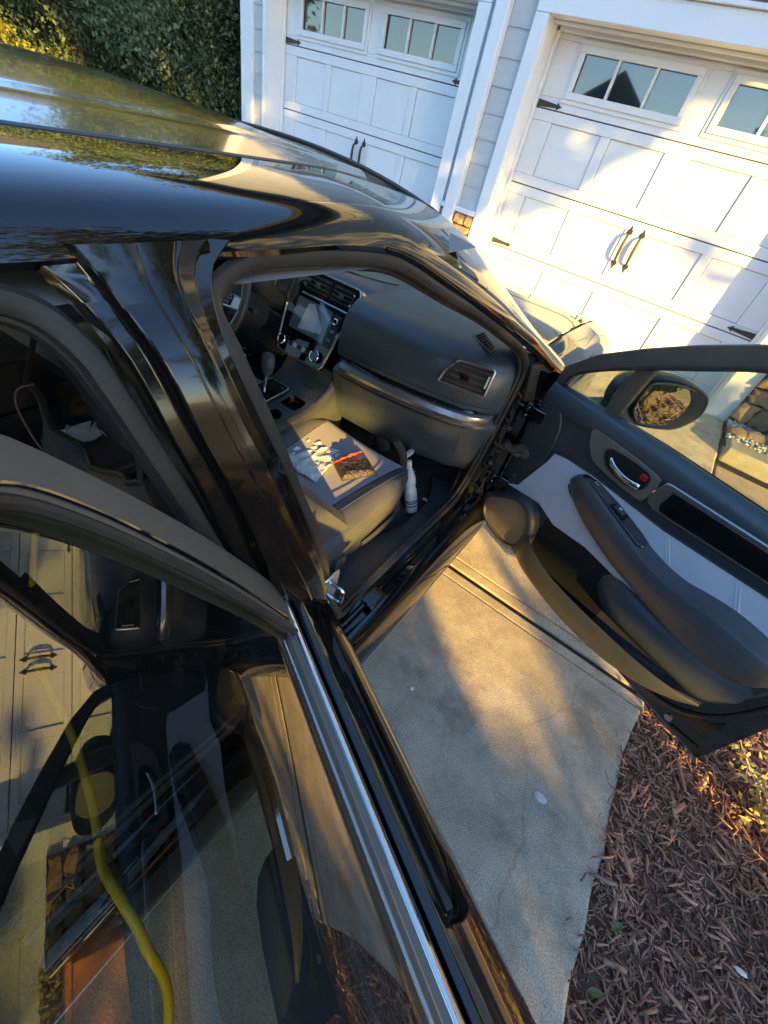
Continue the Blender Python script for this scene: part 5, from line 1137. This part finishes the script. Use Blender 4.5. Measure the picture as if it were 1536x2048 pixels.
# strip: silver surround, gloss black blade
plate('silver_strip', [(.500, .905), (.517, .958), (.535, .963), (.80, .985), (1.095, .992), (1.10, .925), (.86, .903), (.60, .870), (.535, .862), (.508, .872)], -.055, -.066, 'silver', fd, bevel=.004)
plate('gloss_strip', [(.545, .893), (.552, .950), (.80, .973), (1.09, .980), (1.093, .932), (.86, .911), (.60, .880), (.556, .876)], -.0665, -.0715, 'gloss_black', fd, bevel=.003)
plate('handle_bezel', sm2([(.222, .945), (.27, .960), (.47, .958), (.503, .935), (.500, .875), (.47, .853), (.31, .857), (.255, .885)], 3), -.055, -.062, 'trim_black', fd, bevel=.003)
plate('handle_cup', sm2([(.305, .925), (.34, .943), (.455, .948), (.478, .925), (.47, .888), (.42, .872), (.35, .874), (.315, .895)], 4), -.0622, -.0635, 'dark', fd, bevel=0)
tube('handle_cup_rim', [(a, -.064, b) for a, b in sm2([(.305, .925), (.34, .943), (.455, .948), (.478, .925), (.47, .888), (.42, .872), (.35, .874), (.315, .895)], 4)], .0022, 'plastic', fd, n=5, closed=True, local=True)
v, f = tubev(catmull([(.335, -.068, .912), (.36, -.075, .900), (.40, -.080, .893), (.44, -.080, .893), (.468, -.076, .897)], 5), [.005, .007, .008, .009, .010, .010, .010, .010, .010, .010, .010, .010, .010, .010, .010, .011, .011, .011, .012, .012, .010], 10, False, .55, (0, 1, 0)); mk('door_pull_lever', v, f, 'chrome', fd, local=True)
plate('lock_knob', rrect(.445, .468, .918, .938, .004), -.064, -.070, 'redlamp', fd, bevel=.002)
# armrest
uu = [.262, .285, .34, .42, .55, .66, .74, .80, .88, .97, 1.03, 1.065]
zt = [.765, .800, .812, .800, .772, .752, .752, .768, .785, .785, .772, .745]
zb = [.735, .712, .690, .665, .635, .622, .618, .618, .620, .628, .650, .690]
pv = [.074, .096, .114, .126, .134, .136, .143, .152, .158, .152, .130, .090]
secs = []
for u, a, b, p in zip(uu, zt, zb, pv):
    h = a - b; secs.append([(u, -.050, a + .001), (u, -.050 - (p - .05) * .5, a + .0035), (u, -p + .010, a + .001), (u, -p + .003, a - .002), (u, -p, a - .008), (u, -p + .001, a - h * .34), (u, -p + .004, a - h * .40), (u, -p + .014, a - h * .70), (u, -p + .034, b + h * .06), (u, -.066, b), (u, -.048, b)])
loft('armrest', sminterp(secs, 4), 'leather', fd, local=True, angle=32)
tube('armrest_stitching', catmull([(u, -p + .0035, a - .010) for u, a, p in zip(uu[2:], zt[2:], pv[2:])], 4), .0010, 'dash', fd, n=4, local=True)
def hp_(u): return float(np.interp(u, uu, zt)), float(np.interp(u, uu, pv))
sw_o = [(.290, .058), (.35, .054), (.45, .054), (.56, .057), (.602, .066), (.606, .100), (.588, .118), (.45, .113), (.35, .103), (.298, .086)]
v = [(u, -q, hp_(u)[0] + .0095) for u, q in sw_o] + [(u, -q, hp_(u)[0] - .004) for u, q in sw_o]; n = len(sw_o)
mk('switch_panel', v, [tuple(range(n)), tuple(range(2 * n - 1, n - 1, -1))] + [(i, (i + 1) % n, n + (i + 1) % n, n + i) for i in range(n)], 'gloss_black', fd, local=True, bevel=.004)
for u, m_, s in ((.35, 'ivory', .004), (.36, 'ivory', .003)): obox('lock_mark', (u, -.080, hp_(u)[0] + .0102), (s, .012, .0008), (0, 0, 0), m_, fd, local=True, bevel=0)
obox('window_switch', (.47, -.084, hp_(.47)[0] + .013), (.040, .024, .010), (0, .13, 0), 'plastic', fd, local=True, bevel=.003)
obox('switch_surround', (.47, -.084, hp_(.47)[0] + .0095), (.060, .034, .004), (0, .13, 0), 'dark', fd, local=True, bevel=.001)
obox('switch_symbol', (.47, -.084, hp_(.47)[0] + .0184), (.010, .010, .0008), (0, .13, 0), 'ivory', fd, local=True, bevel=0)
# lower panel with open map pocket
pu = [.235, .27, .32, .42, .55, .70, .80, .90, .97, 1.02]
pl_ = [.46, .455, .438, .418, .420, .435, .445, .458, .466, .470]        # lip height
pf = [.42, .36, .33, .32, .33, .36, .40, .44, .46, .468]                # pocket floor
pp = [.085, .104, .116, .122, .124, .124, .120, .110, .090, .062]
pb_ = [.300, .292, .284, .276, .274, .290, .315, .355, .400, .450]
secs = []
for u, l, fl, p, b in zip(pu, pl_, pf, pp, pb_): secs.append([(u, -.049, .56), (u, -.050, (l + fl) / 2), (u, -.053, fl + .006), (u, -.062, fl), (u, -p + .016, fl), (u, -p + .009, fl + .008), (u, -p + .007, l - .006), (u, -p + .003, l), (u, -p, l - .005), (u, -p - .002, l - (l - b) * .35), (u, -p * .92, b + (l - b) * .35), (u, -p * .70, b + .008), (u, -.040, b - .002)])
loft('map_pocket', sminterp(secs, 4), 'plastic', fd, local=True, angle=50)
# padded bulge above the pocket floor towards the rear
secs = []
for u, a, b, p in ((.555, .585, .50, .050), (.60, .60, .46, .068), (.66, .60, .45, .084), (.75, .605, .455, .090), (.90, .615, .465, .088), (1.0, .625, .475, .072), (1.06, .64, .55, .052)):
    h = a - b; secs.append([(u, -.046, a), (u, -p * .85, a - h * .12), (u, -p, a - h * .4), (u, -p * .96, b + h * .2), (u, -p * .75, b), (u, -.046, b - .005)])
loft('lower_pad', sminterp(secs, 5), 'dash', fd, local=True, angle=70)
plate('pocket_shade_plate', rrect(.262, .64, .365, .575, .03), -.0500, -.0525, 'dark', fd, bevel=0)  # near-black plate, puts the shade of the deep pocket into colour
SPK = sm2([(-.03, .445), (.03, .50), (.10, .548), (.165, .565), (.215, .545), (.255, .49), (.268, .42), (.255, .345), (.20, .305), (.10, .300), (.01, .325), (-.03, .375)], 4)
secs = []
for k, (sc_, yy) in enumerate(((1.0, -.044), (.99, -.070), (.96, -.088), (.90, -.096), (.80, -.097), (.775, -.088))):
    secs.append([(.12 + (a - .12) * sc_, yy, .43 + (b - .43) * sc_) for a, b in SPK])
loft('speaker_pod', secs, 'plastic', fd, close_sec=True, local=True, angle=60)
plate('speaker_grille', [(.12 + (a - .12) * .785, .43 + (b - .43) * .785) for a, b in SPK], -.080, -.090, 'trim_black', fd, bevel=.004)
for q in ((.03, .585), (.42, .30), (.80, .33)): plate('trim_screw_cap', circ(q[0], q[1], .007, 12), -.047, -.0495, 'trim_black', fd, bevel=0)
tube('tissue_bit', [(.48, -.095, .345), (.495, -.095, .36)], .005, 'skyblue', fd, n=6, local=True)
# window frame, division bar, glass
TA = .5095
yo = lambda v0=.0: (lambda u, z: -(v0 + .02 + (z - 1.0) * TA))
FO = [(-.045, .955), (-.033, .975), (.011, 1.072), (.13, 1.172), (.281, 1.262), (.401, 1.326), (.529, 1.386), (.66, 1.425), (.82, 1.44), (.98, 1.43), (1.06, 1.38), (1.11, 1.2), (1.135, .96)]
FI = [(.012, .985), (.020, 1.0), (.062, 1.068), (.160, 1.137), (.30, 1.215), (.425, 1.278), (.554, 1.342), (.67, 1.378), (.82, 1.392), (.95, 1.384), (1.0, 1.34), (1.04, 1.2), (1.06, .985)]
ringplate('window_frame', FO, FI, lambda u, z: yo()(u, z) + .018, lambda u, z: yo()(u, z) - .014, 'trim_black', fd, n=120, bevel=.004)
tube('frame_seal', catmull([(a, yo()(a, b) - .019, b - .004) for a, b in FI[1:12]], 4), .0045, 'rubber', fd, n=6, local=True)
plate('window_glass', FI, lambda u, z: yo()(u, z) + .0015, lambda u, z: yo()(u, z) - .0015, 'glass_clear', fd, smooth=False)
v = []
for u, z, w in ((.222, .985, .026), (.303, 1.225, .024)):
    for a, b in ((-w, .012), (w, .012), (w, -.012), (-w, -.012)): v.append((u + a, yo()(u, z) + b, z))
mk('division_bar', v, [(0, 1, 5, 4), (1, 2, 6, 5), (2, 3, 7, 6), (3, 0, 4, 7), (0, 3, 2, 1), (4, 5, 6, 7)], 'trim_black', fd, local=True, bevel=.004)
# outside mirror
def MP(h, z, d=0):      # mirror plane faces back along the open door; d goes into the housing
    return (.27 + .6 * h - .8 * d, .13 + .8 * h + .6 * d, z)
mo = [(-.150, 1.015), (-.158, 1.06), (-.145, 1.10), (-.085, 1.138), (-.01, 1.150), (.06, 1.150), (.135, 1.130), (.162, 1.09), (.160, 1.045), (.118, .992), (.04, .972), (-.03, .970), (-.11, .985)]
hm = catmull([(a, 0, b) for a, b in mo], 4, True); cxm, czm = .01, 1.06; secs = []
for sc_, dd_ in ((.80, .008), (.95, .0), (1.0, .010), (1.0, .035), (.97, .065), (.88, .095), (.72, .115), (.45, .128), (.05, .132)):
    secs.append([MP(cxm + (p.x - cxm) * sc_, czm + (p.z - czm) * sc_, dd_) for p in hm])
loft('mirror_housing', secs, 'plastic', fd, close_sec=True, local=True)
g_ = [(-.060, 1.020), (-.070, 1.07), (-.062, 1.118), (-.02, 1.134), (.05, 1.138), (.112, 1.125), (.138, 1.09), (.128, 1.050), (.095, 1.002), (.03, .984), (-.02, .985)]
g2 = catmull([(a, 0, b) for a, b in g_], 4, True); MG = lambda h, z, d: Vector((.27 + .51 * h - .86 * d, .13 + .86 * h + .51 * d, z)); pts = [MG(p.x, p.z, -.004) for p in g2]; n = len(pts)
mk('mirror_glass', pts + [MG(p.x, p.z, .004) for p in g2], [tuple(range(n)), tuple(range(2 * n - 1, n - 1, -1))] + [(i, (i + 1) % n, n + (i + 1) % n, n + i) for i in range(n)], 'mirror', fd, local=True, smooth=False)
tube('mirror_glass_rim', [MG(p.x, p.z, -.003) for p in g2], .005, 'plastic', fd, closed=True, n=6, local=True)
loft('mirror_bowl', [[MP(cxm + (p.x - cxm) * .955, czm + (p.z - czm) * .955, .001) for p in hm], [MP(.03 + (p.x - .03) * .1, czm + (p.z - czm) * .1, .014) for p in hm]], 'plastic', fd, close_sec=True, local=True)
mk('mirror_foot', [(.10, .0, .962), (.20, .0, .975), (.21, .10, .985), (.12, .10, .975), (.10, .0, 1.0), (.20, .0, 1.0), (.21, .10, 1.02), (.12, .10, 1.01)], [(0, 1, 2, 3), (7, 6, 5, 4), (0, 4, 5, 1), (1, 5, 6, 2), (2, 6, 7, 3), (3, 7, 4, 0)], 'gloss_black', fd, local=True, bevel=.006)
loft('outer_belt_moulding', [[(u, .018, .972), (u, .030, .978), (u, .036, .968)] for u in (0, .5, 1.13)], 'chrome', fd, local=True)
tube('outer_handle', catmull([(.93, .098, .80), (.96, .125, .80), (1.03, .130, .80), (1.08, .105, .80)], 5), .011, 'chrome', fd, local=True)

# ---------------------------------------------------------------- rear door, standing open, nearest the camera
HR = (-.30, .30, 0); aR = math.atan2(-.4305, .9026)
rd = empty('rear_door', (HR[0] - CX, HR[1] - .9, 0), aR, parent=car)
def rskin(u):
    k = min(1, max(0, u) / .05) * .012; 
    return [(u, .030, .938), (u, .034, .941), (u, .046, .935), (u, .078, .908), (u, .106, .878), (u, .121 , .853), (u, .130, .82), (u, .134, .77), (u, .131, .68), (u, .126, .56), (u, .120, .44), (u, .10, .33), (u, .075, .27), (u, .05, .25), (u, .0, .255)]
us = [-.012, -.006, 0, .02] + list(np.linspace(.08, .98, 18))
loft('door_skin', [rskin(u) for u in us], 'paint', rd, local=True, angle=70)
s0 = rskin(-.012); mk('front_edge', s0 + [(-.012, 0, .93)], [tuple(range(len(s0) + 1))], 'paint', rd, local=True, smooth=False)
s0 = rskin(.98); mk('rear_edge', s0 + [(.98, 0, .93)], [tuple(range(len(s0) + 1))], 'paint', rd, local=True, smooth=False)
plate('inner_shell', [(-.012, .255), (.98, .255), (.98, .935), (-.012, .935)], .004, -.004, 'paint', rd)
# belt: inner gloss lip, dark groove, broad chrome moulding
loft('glass_run_seal', [[(u, -.006, .945), (u, -.004, .953), (u, .002, .954), (u, .004, .946)] for u in np.linspace(.0, .97, 8)], 'gloss_black', rd, local=True)
loft('chrome_moulding', [[(u, .006, .940), (u, .007, .950), (u, .0095, .9555), (u, .013, .957), (u, .017, .9545), (u, .0215, .948), (u, .0245, .9415), (u, .0265, .936), (u, .032, .936)] for u in np.linspace(-.013, .975, 12)], 'chrome', rd, local=True, angle=80)
RO = [(.0, .945), (.017, .99), (.036, 1.09), (.052, 1.20), (.066, 1.285), (.076, 1.335), (.10, 1.375), (.15, 1.398), (.23, 1.408), (.40, 1.41), (.6, 1.39), (.82, 1.30), (.93, 1.16), (.97, .945)]
RI = [(.092, .955), (.103, 1.01), (.117, 1.15), (.122, 1.227), (.128, 1.290), (.142, 1.335), (.175, 1.362), (.24, 1.374), (.40, 1.376), (.58, 1.368), (.76, 1.28), (.85, 1.15), (.88, .955)]
def ry(u, z): t = z - .95; return -(.445 * t + .40 * t * t) if t > 0 else -.445 * t
ringplate('window_frame', RO, RI, lambda u, z: ry(u, z) + .014, lambda u, z: ry(u, z) - .020, 'trim_black', rd, n=140, bevel=.003)
tube('glass_channel_seal', catmull([(a + .002, ry(a, b) + .012, b) for a, b in RI[:12]], 5), .0055, 'rubber', rd, n=8, local=True)
tube('frame_lip', catmull([(a - .014, ry(a, b) + .0155, b) for a, b in RI[:7]], 5), .0022, 'gloss_black', rd, n=6, local=True)
RIr = resample([(a, b, 0) for a, b in RI], 200)
def span(z):
    xs_ = []
    for p, q in zip(RIr, RIr[1:] + RIr[:1]):
        if (p.y - z) * (q.y - z) < 0: xs_.append(p.x + (q.x - p.x) * (z - p.y) / (q.y - p.y))
    return min(xs_), max(xs_)
gl = []
for z in np.linspace(.957, 1.3745, 30):
    a, b = span(z); gl.append([(a + (b - a) * t, ry(0, z) + .002, z) for t in np.linspace(0, 1, 14)])
loft('window_glass', gl, 'glass_dark', rd, local=True, angle=89)
plate('inner_trim_panel', [(.02, .93), (.95, .935), (.96, .6), (.93, .36), (.05, .33), (.02, .5)], -.005, -.06, 'plastic', rd, bevel=.015, seg=3)
loft('armrest', sminterp([[(u, -.055, z), (u, -.11 * k, z + .005), (u, -.125 * k, z - .03), (u, -.10 * k, z - .09), (u, -.055, z - .12)] for u, z, k in ((.30, .72, .6), (.36, .745, 1), (.6, .74, 1.05), (.80, .74, 1), (.86, .72, .6))], 4), 'leather', rd, local=True)
tube('door_pull_lever', [(.22, -.068, .80), (.34, -.072, .80)], .009, 'chrome', rd, local=True)
plate('handle_cup', sm2([(.18, .80), (.22, .84), (.34, .84), (.37, .80), (.34, .77), (.22, .77)], 4), -.060, -.063, 'trim_black', rd)
tube('outer_handle', catmull([(.80, .132, .78), (.83, .160, .78), (.90, .165, .78), (.95, .138, .78)], 5), .011, 'chrome', rd, local=True)
# ---------------------------------------------------------------- yellow hose
hz = [(.55, -1.3, .03), (.35, -.80, .03), (.12, -.40, .12), (-.045, -.150, .33), (-.150, -.100, .475), (-.235, -.090, .500), (-.305, -.088, .455), (-.42, -.055, .40), (-.62, -.01, .345), (-.92, .036, .325), (-1.0, .10, .40), (-1.15, .2, .47)]
tag(tube('yellow_hose', catmull(hz, 10), .0085, 'hose', n=14), 'thick yellow hose running over the rear sill into the car', 'hose')
